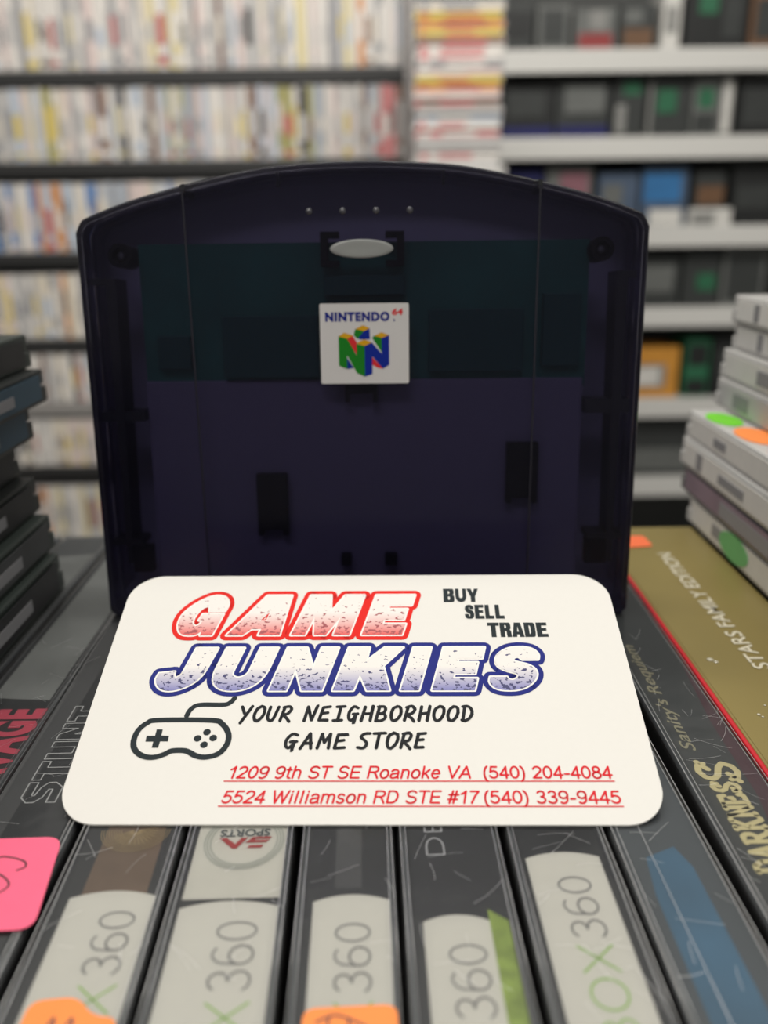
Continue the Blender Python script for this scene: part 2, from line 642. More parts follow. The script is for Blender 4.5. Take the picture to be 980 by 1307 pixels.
brown_art = pbr('brown_art_print', (0.11, 0.07, 0.045), 0.5, var=.3, scale=160)
gold_ring = pbr('gold_ring_print', (0.30, 0.22, 0.11), 0.5)
grey_art = pbr('grey_art_print', (0.05, 0.05, 0.052), 0.5)

# black case with thin outlined title, pink price sticker
root, a, b, Y = make_case(-53.0, 14.6, 0.9, 'black game case with thin outlined title and bright pink price sticker', seed=1)
bm = bmesh.new()


def outline_letters(bm, body, xbase, y0, y1, cap, z, r):
    """hollow letters: block letter shapes drawn as thin loops"""
    LET = {'S': [[(0, .0), (.75, 0), (1, .25), (1, .45), (.75, .6), (.35, .66), (.35, .75), (1, .75), (1, 1), (.25, 1), (0, .8), (0, .6), (.25, .42), (.65, .36), (.65, .25), (0, .25)]],
           'T': [[(.33, 0), (.67, 0), (.67, .75), (1, .75), (1, 1), (0, 1), (0, .75), (.33, .75)]],
           'U': [[(.2, 0), (.8, 0), (1, .2), (1, 1), (.68, 1), (.68, .28), (.32, .28), (.32, 1), (0, 1), (0, .2)]],
           'N': [[(0, 0), (.32, 0), (.32, .5), (.68, 0), (1, 0), (1, 1), (.68, 1), (.68, .5), (.32, 1), (0, 1)]],
           'M': [[(0, 0), (.28, 0), (.28, .5), (.5, .2), (.72, .5), (.72, 0), (1, 0), (1, 1), (.72, 1), (.5, .6), (.28, 1), (0, 1)]],
           'A': [[(0, 0), (.3, 0), (.36, .22), (.64, .22), (.7, 0), (1, 0), (.68, 1), (.32, 1)], [(.42, .42), (.58, .42), (.5, .72)]]}
    n = len(body)
    step = (y1 - y0) / n
    mp = along(xbase, y0, z)
    for i, ch in enumerate(body):
        for loop in LET[ch]:
            pts = [((i + .06 + .88 * p[0]) * step, p[1] * cap) for p in loop]
            stroke(bm, pts, r, mp, closed=True, n=6)


outline_letters(bm, 'STUNT', 2.4, Y(108.0), Y(136), 5.6, TOP + .14, .10)
link('spine_lettering', bm, pbr('silver_outline_print', (0.42, 0.42, 0.42), .4), root)
bm = bmesh.new()
fill_poly(bm, [(-6.6, Y(40)), (-3.3, Y(40)), (-2.4, Y(170)), (-6.6, Y(170))], [], top_map(TOP + .08))
link('spine_art_or_sheen', bm, grey_art, root)
sticker(root, [(-7.2, Y(82.6)), (8.6, Y(82.9)), (6.6, Y(99.8)), (-7.2, Y(99.6))], pink_paper, r=2.4,
        label='bright pink price sticker with pen writing',
        strokes=[[(2.6, Y(93.2)), (3.5, Y(93.9)), (2.8, Y(95.0)), (.2, Y(95.9)), (-1.1, Y(95.6)), (-1.4, Y(93.9)), (-2.8, Y(94.3)), (-3.8, Y(94.2))],
                 [(-2.6, Y(92.0)), (-1.0, Y(93.1)), (1.2, Y(92.1)), (2.6, Y(90.4)), (1.2, Y(88.8)), (-.8, Y(89.2)), (-2.0, Y(90.6)), (-2.6, Y(92.0))],
                 [(-4.6, Y(92.4)), (-3.0, Y(91.9)), (-1.9, Y(90.6)), (-2.2, Y(89.4)), (-3.4, Y(89.2))],
                 [(-4.0, Y(87.3)), (-.9, Y(87.3))], [(-2.8, Y(87.2)), (-3.2, Y(85.8))]])

# white header, brown title
root, a, b, Y = make_case(-36.9, 14.8, 1.2, 'game case with white header, brown title area and cut-off orange sticker', seed=2)
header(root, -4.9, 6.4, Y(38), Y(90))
spine_text(root, '360', 4.6, Y(76.4), Y(86.5), 4.6, grey_print)
spine_text(root, 'XBOX', 4.9, Y(57), Y(75.3), 4.4, green_print)
bm = bmesh.new()
fill_poly(bm, [(-3.6, Y(88)), (5.0, Y(88)), (4.2, Y(160)), (-3.6, Y(160))], [], top_map(TOP + .08))
link('spine_art_or_sheen', bm, brown_art, root)
bm = bmesh.new()
for k in range(9):
    rr = 2.0 + k * .34
    stroke(bm, [(.6 + rr * 1.05 * cos(radians(t)), Y(101.8) + rr * .95 * sin(radians(t))) for t in range(180, 361, 12)], .05, top_map(TOP + .16), n=4)
for k in range(16):
    an = radians(180 + 11 * k + 5)
    stroke(bm, [(.6 + .4 * cos(an), Y(101.8) + .4 * sin(an)), (.6 + 3.2 * cos(an + .3), Y(101.8) + 3.2 * sin(an + .3))], .07, top_map(TOP + .15), n=4)
link('spine_emblem', bm, gold_ring, root)
sticker(root, [(-4.4, Y(55)), (6.5, Y(55)), (6.5, Y(70.4)), (3.6, Y(70.6)), (1.2, Y(73.2)), (-4.0, Y(72.8))], orange_paper, r=1.6,
        label='orange price sticker', strokes=[[(-1.6, Y(66)), (-.6, Y(70.5)), (.2, Y(66)), (1.4, Y(70.4)), (2.2, Y(66))]])

# whole spine white, sports badge
root, a, b, Y = make_case(-20.9, 15.4, 1.2, 'white game case whose spine carries a round sports badge', seed=3)
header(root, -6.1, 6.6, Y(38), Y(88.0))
header(root, -6.1, 6.6, Y(88.4), Y(215), pbr('warm_white_print', (0.47, 0.455, 0.405), 0.5), z=TOP + .09)
bm = bmesh.new()
stroke(bm, [(-6.1 + 12.7 * i / 16, Y(87.1) + 1.1 * (1 - (i / 8 - 1) ** 2)) for i in range(17)], .10, top_map(TOP + .15), n=6)
link('header_line', bm, black_print, root)
spine_text(root, '360', 4.4, Y(74.0), Y(84.6), 5.2, grey_print)
spine_text(root, 'XBOX', 4.6, Y(54), Y(72.8), 5.0, green_print)
bc = (0.6, Y(99.3))
bm = bmesh.new()
for rr in (5.6, 5.2, 4.75):
    stroke(bm, [(bc[0] + rr * cos(2 * pi * i / 40), bc[1] + rr * sin(2 * pi * i / 40)) for i in range(40)], .13, top_map(TOP + .15), True, n=6)
badge = link('sports_badge', bm, pbr('badge_grey_print', (0.33, 0.34, 0.30), .4), root)


def badge_map(z):
    return lambda u, v: P(bc[0] - u, bc[1] - v, z)


bm = bmesh.new()
write(bm, 'SPORTS', -3.6, 3.6, -2.35, 1.5, badge_map(TOP + .17), .03)
link('badge_wording', bm, pbr('badge_dark_print', (0.07, 0.08, 0.08), .4), badge)
bm = bmesh.new()
bmap = badge_map(TOP + .17)
for q in ([(-3.7, -.2), (-3.2, .5), (-.2, .5), (-.9, -.35), (-1.7, -.35), (-1.5, -.05), (-3.4, -.05)],
          [(-2.9, 1.0), (-2.6, 1.55), (-.6, 1.55), (-.9, 1.0)],
          [(-3.9, -.7), (-3.7, -.3), (-.9, -.3), (-1.2, -.7)],
          [(-.5, -.6), (.9, 1.6), (1.5, 1.6), (3.6, -.6), (2.5, -.6), (1.2, .7), (.4, -.6)]):
    fill_poly(bm, q, [], bmap)
link('badge_letters', bm, pbr('badge_red_print', (0.30, 0.03, 0.03), .4), badge)

# short header with orange sticker
root, a, b, Y = make_case(-5.5, 13.1, 1.2, 'game case with plain white header under an orange sticker and black title', seed=4)
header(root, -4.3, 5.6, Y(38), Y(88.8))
spine_text(root, '360', 3.1, Y(73.6), Y(84.1), 4.5, grey_print)
spine_text(root, 'XBOX', 3.2, Y(54), Y(72.6), 4.4, green_print)
bm = bmesh.new()
fill_poly(bm, [(-1.6, Y(90)), (2.0, Y(90)), (2.0, Y(150)), (-1.6, Y(150))], [], top_map(TOP + .08))
link('spine_art_or_sheen', bm, grey_art, root)
sticker(root, [(-4.9, Y(54)), (5.9, Y(54)), (6.0, Y(71.6)), (-4.5, Y(71.4))], orange_paper, r=1.6, label='orange price sticker',
        strokes=[[(-3, Y(69.6)), (-1, Y(70.4)), (1, Y(69.7)), (3, Y(68.6))], [(-1.6, Y(70)), (-2.2, Y(66))], [(.6, Y(70)), (.6, Y(66))]])

# header beside a green picture
root, a, b, Y = make_case(9.0, 14.4, 1.2, 'game case with white header and a green striped picture beside it', seed=5)
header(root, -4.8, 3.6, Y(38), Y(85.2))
spine_text(root, '360', 2.6, Y(70.0), Y(80.6), 4.7, grey_print)
spine_text(root, 'XBOX', 2.8, Y(50), Y(68.8), 4.6, green_print)
bm = bmesh.new()
fill_poly(bm, [(3.6, Y(38)), (6.0, Y(38)), (6.0, Y(84)), (3.6, Y(86))], [], top_map(TOP + .09))
m = pbr('green_leaf_print', (0.20, 0.27, 0.05), .5, var=.75, scale=420)
link('spine_art_or_sheen', bm, m, root)
spine_text(root, 'DE', -.9, Y(95.5), Y(104), 2.6, pbr('pale_grey_print', (0.36, 0.36, 0.37), .4))

# tall header
root, a, b, Y = make_case(24.3, 14.1, 1.2, 'game case with the longest white header and green lettering', seed=6)
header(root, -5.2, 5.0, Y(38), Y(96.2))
spine_text(root, '360', 2.6, Y(81.0), Y(91.6), 4.5, grey_print)
spine_text(root, 'XBOX', 2.6, Y(61.5), Y(80.2), 4.4, green_print)

# blue case
root, a, b, Y = make_case(38.75, 13.1, 1.2, 'game case with a blue spine beside the dark gold-lettered case', seed=7, insert=pbr('slate_print', (0.05, 0.06, 0.068), .45))
bm = bmesh.new()
fill_poly(bm, [(-4.2, Y(38)), (3.2, Y(38)), (2.8, Y(93)), (1.5, Y(97)), (-3.0, Y(95)), (-3.9, Y(88))], [], top_map(TOP + .09))
link('spine_art_or_sheen', bm, pbr('sea_blue_print', (0.035, 0.105, 0.175), .5, var=.35, scale=90), root)
bm = bmesh.new()
stroke(bm, [(-1.6, Y(38)), (-2.4, Y(105)), (-2.6, Y(140))], .035, top_map(TOP + .52), n=4)
link('film_crease', bm, scratch, root)

# dark case with gold lettering
root, a, b, Y = make_case(53.4, 12.8, .4, 'dark game case with ornate gold title beside the gold case', seed=8, insert=pbr('dark_slate_print', (0.028, 0.032, 0.033), .4), scr=60)
bm = bmesh.new()
fill_poly(bm, [(2.0, Y(45)), (5.7, Y(45)), (5.7, Y(150)), (3.6, Y(128)), (3.2, Y(108)), (2.0, Y(100))], [], top_map(TOP + .08))
link('spine_art_or_sheen', bm, pbr('maroon_print', (0.045, 0.010, 0.018), .45, var=.3, scale=60), root)
gold_print = pbr('gold_print', (0.50, 0.44, 0.24), .35, .5)
GLY = {  # heavy slab-serif capitals, strokes in a unit box
    'D': [[(.12, 0), (.12, 1)], [(0, 0), (.5, 0), (.85, .2), (.9, .5), (.85, .8), (.5, 1), (0, 1)]],
    'A': [[(0, 0), (.45, 1.05), (.9, 0)], [(-.06, 0), (.16, 0)], [(.72, 0), (1, 0)], [(.2, .36), (.7, .36)]],
    'R': [[(.12, 0), (.12, 1)], [(0, 1), (.6, 1), (.8, .85), (.8, .65), (.6, .5), (.12, .5)], [(.45, .5), (.85, 0), (1, 0)], [(0, 0), (.28, 0)]],
    'K': [[(.12, 0), (.12, 1)], [(0, 0), (.28, 0)], [(0, 1), (.28, 1)], [(.9, 1), (.12, .45)], [(.35, .6), (.85, 0), (1, 0)], [(.75, 1), (1, 1)]],
    'N': [[(.12, 0), (.12, 1)], [(.12, 1), (.88, 0)], [(.88, 0), (.88, 1)], [(0, 0), (.28, 0)], [(.72, 1), (1, 1)], [(0, 1), (.14, 1)]],
    'E': [[(.12, 0), (.12, 1)], [(0, 1), (.8, 1), (.85, .8)], [(0, 0), (.85, 0), (.9, .2)], [(.12, .5), (.6, .5), (.6, .62)]],
    'S': [[(.9, .8), (.8, .98), (.5, 1.05), (.2, .95), (.1, .75), (.25, .58), (.7, .42), (.9, .25), (.75, .03), (.45, -.05), (.15, .05), (.05, .25)],
          [(1.0, .95), (.75, .85), (.6, .75)], [(-.05, .05), (.2, .15), (.35, .25)]]}


def slab_word(bm, word, xbase, y0, y1, cap, z, r, heights=None, mat_i=0):
    n = len(word)
    step = (y1 - y0) / n
    mp = along(xbase, y0, z)
    for i, ch in enumerate(word):
        h = heights[i] if heights else 1.0
        for st in GLY[ch]:
            stroke(bm, [((i + .08 + .80 * p[0]) * step, (p[1] - .5) * cap * h + .5 * cap) for p in st], r, mp, mi=mat_i, n=8)


bm = bmesh.new()
slab_word(bm, 'DARKNES', 1.4, Y(91.6), Y(111.4), 4.6, TOP + .14, .42, [1.15, .85, .85, .95, .85, .8, .8])
slab_word(bm, 'S', 2.2, Y(111.0), Y(117.2), 5.6, TOP + .14, .52)
link('spine_lettering', bm, gold_print, root)
bm = bmesh.new()
write(bm, "Sanity's Requiem", 0, 37, 0, 2.2, along(-1.9, Y(119.5), TOP + .14), .01, .25)
link('subtitle_lettering', bm, pbr('dull_gold_print', (0.25, 0.23, 0.15), .4), root)

# wide gold case with red edge
gold_skin = pbr('gold_sleeve', (0.235, 0.185, 0.06), 0.34, 0.55, var=.12, scale=40)
root, a, b, Y = make_case(74.7, 28.0, 0.2, 'wide gold game case with white lettering and red edge', film=False, shell_mat=gold_skin, insert=gold_skin, seed=9, y_near=38, length=190)
bm = bmesh.new()
box(bm, -.0147, -.0138, Y(38.5) * MM, Y(227.5) * MM, .09, (TOP + .25) * MM, bevel=.0003)
link('red_edge', bm, pbr('red_edge_plastic', (0.55, 0.02, 0.03), .25, .6), root, True)
bm = bmesh.new()
write(bm, 'STARS FAMILY EDITION', 0, 61, 0, 3.4, along(.9, Y(146), TOP + .2), .012)
link('spine_lettering', bm, pbr('pale_gold_print', (0.68, 0.64, 0.50), .35), root)
sticker(root, [(-9.5, Y(211)), (-2.0, Y(212)), (-2.4, Y(220)), (-10, Y(219.5))], pbr('red_orange_paper', (0.85, 0.16, 0.05), .6), z=TOP + .3, r=1.5,
        label='red orange price sticker')
bm = bmesh.new()
for (x, y, r) in ((-9.8, 150, .7), (-9.0, 149.0, .5), (-6.2, 133, .25), (-8.6, 130, .35), (-8.2, 129.3, .25)):
    ret = bmesh.ops.create_uvsphere(bm, u_segments=10, v_segments=6, radius=r * MM)
    for v in ret['verts']:
        v.co = Vector((v.co.x + x * MM, v.co.y + Y(y) * MM, v.co.z * .35 + (TOP + .15) * MM))
link('painted_glints', bm, pbr('pale_glint', (0.5, 0.47, 0.36), .15, .8), root, True)  # pale beads that stand in for glints on the gold

# more cases to the left and right
grey_spine = pbr('smoke_grey_print', (0.055, 0.058, 0.06), .4, var=.35, scale=70)
left_specs = [(-68.2, 14.6, 'black game case with red block lettering on its spine', black_print),
              (-83.6, 14.2, 'grey game case just left of the red lettered case', grey_spine),
              (-98.6, 14.2, 'dark blue game case under the near end of the dark stack', pbr('night_blue_print', (0.02, 0.035, 0.06), .4)),
              (-113.6, 14.2, 'smoky game case under the middle of the dark stack', grey_spine),
              (-128.6, 14.2, 'black game case under the far left of the dark stack', black_print)]
for i, (x, w, lab, ins) in enumerate(left_specs):
    root, a, b, Y = make_case(x, w, 0.0, lab, insert=ins, seed=20 + i, scr=45)
    if i == 0:
        bm = bmesh.new()
        fill_poly(bm, [(-5.5, Y(139)), (5.5, Y(138)), (5.5, Y(215)), (-5.5, Y(215))], [], top_map(TOP + .08))
        link('spine_art_or_sheen', bm, pbr('painted_sheen_grey', (0.17, 0.175, 0.17), .4, var=.5, scale=45), root)  # pale patch stands in for the reflection in the clear sleeve
        bm = bmesh.new()
        write(bm, 'RAVAGE', 0, 27, 0, 8.6, along(6.3, Y(108), TOP + .14), .055, 0, 1.1)
        link('spine_lettering', bm, pbr('red_block_print', (0.42, 0.055, 0.09), .45), root)
    elif i == 1:
        bm = bmesh.new()
        fill_poly(bm, [(-5.5, Y(110)), (5.5, Y(112)), (5.5, Y(212)), (-5.5, Y(210))], [], top_map(TOP + .08))
        link('spine_art_or_sheen', bm, pbr('painted_sheen_grey', (0.16, 0.17, 0.17), .4, var=.4, scale=60), root)  # the sleeve's grey reflection, painted onto the spine
right_specs = [(97.6, 14.2, 'dark game case under the left edge of the pale disc case stack', black_print),
               (112.8, 14.2, 'dark game case under the middle of the pale disc case stack', grey_spine),
               (128.0, 14.2, 'dark game case under the right side of the pale disc case stack', black_print)]
for i, (x, w, lab, ins) in enumerate(right_specs):
    make_case(x, w, 0.0, lab, insert=ins, seed=40 + i, scr=10)

# ------------------------------------------------------------------ piles of flat disc cases
clear_case = pbr('clear_case_plastic', (0.58, 0.575, 0.56), 0.22, .6, var=.08)


def flat_case(name, x0, x1, y0, y1, z0, z1, body, lab, group, strip=None, side=-1, bits=(), stickers=()):
    """a disc case lying flat; one long side carries a spine label"""
    cx, cy = (x0 + x1) / 2, (y0 + y1) / 2
    root = empty(name, (cx * MM, cy * MM, SURF + z0 * MM))
    tag(root, lab, 'disc case', group)
    hx, hy, h = (x1 - x0) / 2, (y1 - y0) / 2, z1 - z0
    bm = bmesh.new()
    box(bm, -hx * MM, hx * MM, -hy * MM, hy * MM, 0, h * .48 * MM, bevel=.0006)
    link('tray', bm, body, root)
    bm = bmesh.new()
    box(bm, (-hx + .4) * MM, (hx - .4) * MM, (-hy + .2) * MM, (hy - .2) * MM, h * .52 * MM, h * .985 * MM, bevel=.0006)
    box(bm, (-hx + 1.2) * MM, (hx - 1.2) * MM, (-hy + 1) * MM, (hy - 1) * MM, h * .44 * MM, h * .56 * MM)
    link('lid', bm, body, root)
    if strip:
        xs = side * hx
        bm = bmesh.new()
        box(bm, min(xs, xs + side * .25) * MM, max(xs, xs + side * .25) * MM, (-hy + 3) * MM, (hy - 4) * MM, h * .14 * MM, h * .86 * MM)
        sp = link('spine_label', bm, strip, root)
        if bits:
            bm = bmesh.new()
            for (ya, yb, za, zb) in bits:
                box(bm, min(xs, xs + side * .4) * MM, max(xs, xs + side * .4) * MM, (hy - yb) * MM, (hy - ya) * MM, h * za * MM, h * zb * MM)
            link('label_print', bm, pbr('label_dark_print', (0.26, 0.26, 0.27), .5), sp)
    for (kind, q, m, l) in stickers:
        bm = bmesh.new()
        if kind == 'top':
            pts = [(q[0] + q[2] * cos(2 * pi * i / 24), q[1] + q[3] * sin(2 * pi * i / 24)) for i in range(24)]
            fill_poly(bm, pts, [], lambda u, v: P(u, v, h + .12))
            vb = [bm.verts.new(P(u, v, h - .05)) for u, v in pts]
            vt = [bm.verts.new(P(u, v, h + .12)) for u, v in pts]
        else:
            xs = side * (hx + .45)
            pts = [(q[0] + q[2] * cos(2 * pi * i / 24), q[1] + q[3] * sin(2 * pi * i / 24)) for i in range(24)]
            fill_poly(bm, pts, [], lambda u, v: P(xs, u, v))
            vb = [bm.verts.new(P(xs - side * .4, u, v)) for u, v in pts]
            vt = [bm.verts.new(P(xs, u, v)) for u, v in pts]
        for i in range(24):
            bm.faces.new((vb[i], vb[(i + 1) % 24], vt[(i + 1) % 24], vt[i]))
        s = link('price_sticker', bm, m, root)
        s['label'] = l
    return root


green_paper = pbr('green_sticker_paper', (0.16, 0.62, 0.02), .6)
mint_paper = pbr('mint_sticker_paper', (0.16, 0.46, 0.17), .6)
pale_strip = pbr('pale_spine_print', (0.68, 0.67, 0.64), .4)
grey_strip = pbr('grey_spine_print', (0.46, 0.46, 0.45), .4)
mauve_strip = pbr('mauve_spine_print', (0.24, 0.18, 0.22), .4, var=.5, scale=60)
GR = 'disc cases piled flat on the right'
z = 0.0
flat_case('disc_case', 88.2, 213, 92, 233, 0.05, 8.2, clear_case, 'lowest pale disc case of the right pile with a mint green side sticker', GR,
          pale_strip, bits=((20, 32, .3, .7),), stickers=(('side', (36, 4.0, 9, 3.4), mint_paper, 'mint green round sticker'),))
flat_case('disc_case', 87.4, 212, 94, 238, 8.2, 15.6, pbr('smoke_case_plastic', (0.17, 0.17, 0.17), .25), 'smoky grey disc case second from the bottom of the right pile', GR,
          mauve_strip, bits=((30, 60, .2, .7),))
flat_case('disc_case', 87.0, 212, 96, 240, 15.6, 23.4, clear_case, 'pale disc case third from the bottom of the right pile', GR, pale_strip, bits=((14, 18, .2, .8), (30, 46, .3, .6)))
flat_case('disc_case', 88.0, 213, 96, 240, 23.4, 31.0, clear_case, 'pale disc case with green and orange stickers on its lid in the right pile', GR, pale_strip,
          bits=((22, 30, .3, .6),), stickers=(('top', (-57.5, 58, 4.2, 8), green_paper, 'bright green round sticker'), ('top', (-56.5, 39, 4.8, 9), orange_paper, 'orange round sticker')))
flat_case('disc_case', 98.0, 222, 102, 247, 31.3, 39.2, clear_case, 'lowest disc case of the narrower upper right pile', GR, grey_strip, bits=((14, 24, .2, .7),))
flat_case('disc_case', 99.0, 223, 103, 248, 39.2, 47.4, clear_case, 'second disc case of the narrower upper right pile', GR, pale_strip, bits=((26, 38, .25, .7),))
flat_case('disc_case', 101.5, 225, 103, 248, 47.4, 54.8, clear_case, 'third disc case of the narrower upper right pile', GR, pale_strip, bits=((18, 21, .2, .8),))
flat_case('disc_case', 100.5, 224, 103, 248, 54.8, 62.4, clear_case, 'topmost pale disc case of the right pile', GR, pbr('bright_spine_print', (0.76, 0.75, 0.72), .4), bits=((16, 19, .2, .8), (34, 40, .3, .7)))

GL = 'dark cases piled flat on the left'
dark_blue = pbr('dim_blue_print', (0.035, 0.075, 0.11), .4)
dark_strip = pbr('dim_black_print', (0.02, 0.02, 0.022), .4)
dk = pbr('dark_case_plastic', (0.022, 0.025, 0.024), .3)
grn = pbr('dark_green_case_plastic', (0.035, 0.045, 0.040), .35)
specs = [(-78, 0.05, 9.0, 190, grn, dark_strip, 'lowest dark case of the left pile'),
         (-80.5, 9.0, 17.5, 194, grn, grey_spine, 'second dark case from the bottom of the left pile'),
         (-84, 17.5, 26.0, 197, dk, dark_strip, 'third dark case from the bottom of the left pile'),
         (-88, 26.0, 34.0, 198, dk, dark_strip, 'dark case set back above the middle of the left pile'),
         (-85.5, 34.0, 42.5, 203, dk, dark_blue, 'dark case with a dim blue spine, third from the top of the left pile'),
         (-82.5, 42.5, 50.5, 207, dk, dark_blue, 'dark case with the brighter blue spine, second from the top of the left pile'),
         (-86.0, 50.5, 58.5, 209, grn, dark_strip, 'topmost dark case of the left pile')]
for (xr, z0, z1, yf, body, strip, lab) in specs:
    flat_case('disc_case', xr - 46, xr, yf - 140, yf, z0, z1, body, lab, GL, strip, side=1, bits=((20, 50, .3, .6),))

# ------------------------------------------------------------------ translucent game cartridge
KC = 0.988 * MM
cart = empty('game_cartridge', (0, 0, 0))
tag(cart, 'dark purple see-through game cartridge with white logo sticker, standing on the cases', 'game cartridge')
TILT = 0.1013
cart.matrix_world = (Matrix.Translation((-4.17 * KC, 172.8 * KC, SURF + 0.0002)) @ Matrix.Rotation(radians(-1.15), 4, 'Z')
                     @ Matrix.Rotation(-TILT, 4, 'X'))


def K(x, y, z):
    # the foot is cut level so that the leaning shell stands flat on its base
    return Vector((x * KC, y * KC, (z + y * tan(TILT) * max(0.0, 1 - z / 14.0)) * KC))


ARCH = [(-58.2, 83.0), (-57.0, 85.2), (-55.08, 86.3), (-46.85, 89.2), (-35.98, 92.0), (-25.08, 94.3), (-16.7, 95.5), (-6.16, 96.1), (0, 96.2)]


def outline(inset=0.0, notch=True):
    """cartridge outline: straight sides, arched top, rounded corners, two notches over the side seams"""
    left = [(-x, z) for x, z in ARCH]
    top = smooth_path(ARCH, n=4)
    top_r = [(-x, z) for x, z in reversed(top)][1:]
    pts = [(-56.8, 0), (-57.9, 1.2)]
    pts += top + top_r + [(57.9, 1.2), (56.8, 0)]
    res = []
    for (x, z) in pts:
        k = 1 - inset / 58.0
        res.append((x * k * 1.008, inset + (z - inset) * (1 - inset / 60.0) if z > 3 else z + inset * .6))
    return res


smoke = smoky_plastic('smoky_purple_plastic', (0.71, 0.70, 0.79), (0.024, 0.022, 0.037), 0.08, 0.17, 1.22)
back_pl = pbr('deep_purple_plastic', (0.20, 0.19, 0.28), .35, .4)


def ring_shell(bm, rings, cap_first=True, cap_last=False, mi=0):
    vr = []
    for (ins, y) in rings:
        vr.append([bm.verts.new(K(x, y, z)) for x, z in outline(ins)])
    n = len(vr[0])
    for a_, b_ in zip(vr[:-1], vr[1:]):
        for i in range(n):
            j = (i + 1) % n
            bm.faces.new((a_[i], a_[j], b_[j], b_[i]))
    if cap_first:
        bm.faces.new(list(reversed(vr[0])))
    if cap_last:
        bm.faces.new(vr[-1])


bm = bmesh.new()
ring_shell(bm, [(1.3, 0.0), (.75, .12), (.3, .45), (.05, .95), (0, 1.6), (0, 9.4)])
bmesh.ops.recalc_face_normals(bm, faces=bm.faces)
front = link('front_shell', bm, smoke, cart, False)
sol = front.modifiers.new('wall', 'SOLIDIFY')
sol.thickness = 1.1 * KC
sol.offset = -1
front['label'] = 'smoky purple see-through front shell'
bm = bmesh.new()
ring_shell(bm, [(0, 9.6), (0, 17.2), (.3, 18.2), (.9, 18.8), (1.6, 19.0)], False, True)
bmesh.ops.recalc_face_normals(bm, faces=bm.faces)
link('back_shell', bm, back_pl, cart, False)

# seams of the side grips: fine raised lines down the face and notches in the rim
for sgn, xt, xb in ((-1, -35.95, -34.9), (1, 36.2, 35.6)):
    bm = bmesh.new()
    N = 30
    rows = []
    for i in range(N + 1):
        t = i / N
        zz = 1.5 + (91.0 - 1.5) * t
        xx = xb + (xt - xb) * t
        rows.append([bm.verts.new(K(xx + dx, dy, zz)) for dx, dy in ((-.22, .02), (-.10, -.10), (.10, -.10), (.22, .02))])
    for i in range(N):
        for j in range(3):
            bm.faces.new((rows[i][j], rows[i][j + 1], rows[i + 1][j + 1], rows[i + 1][j]))
    link('grip_seam', bm, pbr('seam_plastic', (0.012, 0.011, 0.020), .25, .5), cart, True)
    bm = bmesh.new()
    box(bm, -.45 * KC, .45 * KC, .2 * KC, 9.2 * KC, -1.6 * KC, .12 * KC)
    for v in bm.verts:
        v.co.z += 91.9 * KC + (v.co.x / KC) * (-.26 * sgn) * KC
        v.co.x += xt * KC
    link('rim_notch', bm, black_plastic, cart)
for xx in (-16.7, 16.8):
    bm = bmesh.new()
    box(bm, (xx - .35) * KC, (xx + .35) * KC, 1.2 * KC, 2.2 * KC, 91.5 * KC, 94.2 * KC)
    link('inner_rib', bm, black_plastic, cart)

# inside
bm = bmesh.new()
pb = round_rect(-47.2, 47.6, 50.5, 80.9, .6, 3)
fill_poly(bm, pb, [], lambda u, v: K(u, 5.0, v))
bmesh.ops.reverse_faces(bm, faces=bm.faces[:])
pcb = link('circuit_board', bm, pbr('green_board', (0.010, 0.088, 0.070), .5, .3, var=.35, scale=120), cart)
bm = bmesh.new()
box(bm, -47.2 * KC, 47.6 * KC, 5.05 * KC, 6.4 * KC, 50.5 * KC, 80.9 * KC)
link('board_edge', bm, pbr('board_edge_green', (0.02, 0.07, 0.05), .6), pcb)
bm = bmesh.new()
for (x0, x1, z0, z1) in ((-30, -9.5, 53, 66), (14, 34, 54, 67), (-44, -37, 55, 62), (38, 46, 55, 70), (-8, 9, 70, 74)):
    box(bm, x0 * KC, x1 * KC, 3.2 * KC, 4.98 * KC, z0 * KC, z1 * KC, bevel=.2 * KC)
link('chips', bm, pbr('chip_black', (0.010, 0.055, 0.050), .5, .2), pcb)
bm = bmesh.new()
box(bm, -47.4 * KC, 47.2 * KC, 4.4 * KC, 6.2 * KC, 3.2 * KC, 52.4 * KC, bevel=.4 * KC)
link('inner_panel', bm, pbr('grey_purple_panel', (0.125, 0.113, 0.180), .6, .2, var=.05), cart)
bm = bmesh.new()
for pts in ([(-53.6, 12), (-52.3, 12), (-51.4, 73.9), (-53.6, 73.9)], [(53.2, 12), (54.6, 12), (55.1, 74.4), (52.6, 74.4)]):
    a_ = [bm.verts.new(K(x, 1.7, zz)) for x, zz in pts]
    b_ = [bm.verts.new(K(x, 9.0, zz)) for x, zz in pts]
    bm.faces.new(a_[::-1])
    for i in range(4):
        bm.faces.new((a_[i], a_[(i + 1) % 4], b_[(i + 1) % 4], b_[i]))
for (x0, x1, z0, z1) in ((-56.8, -53.6, 72.6, 74.0), (55, 56.8, 73.0, 74.4), (-56.8, -47.6, 44.0, 46.2), (47.4, 56.8, 45, 48),
                         (-56.8, -50, 16.2, 17.6), (49, 56.8, 17, 18.4)):
    box(bm, x0 * KC, x1 * KC, 1.9 * KC, 8.6 * KC, z0 * KC, z1 * KC)
link('side_rails', bm, black_plastic, cart)
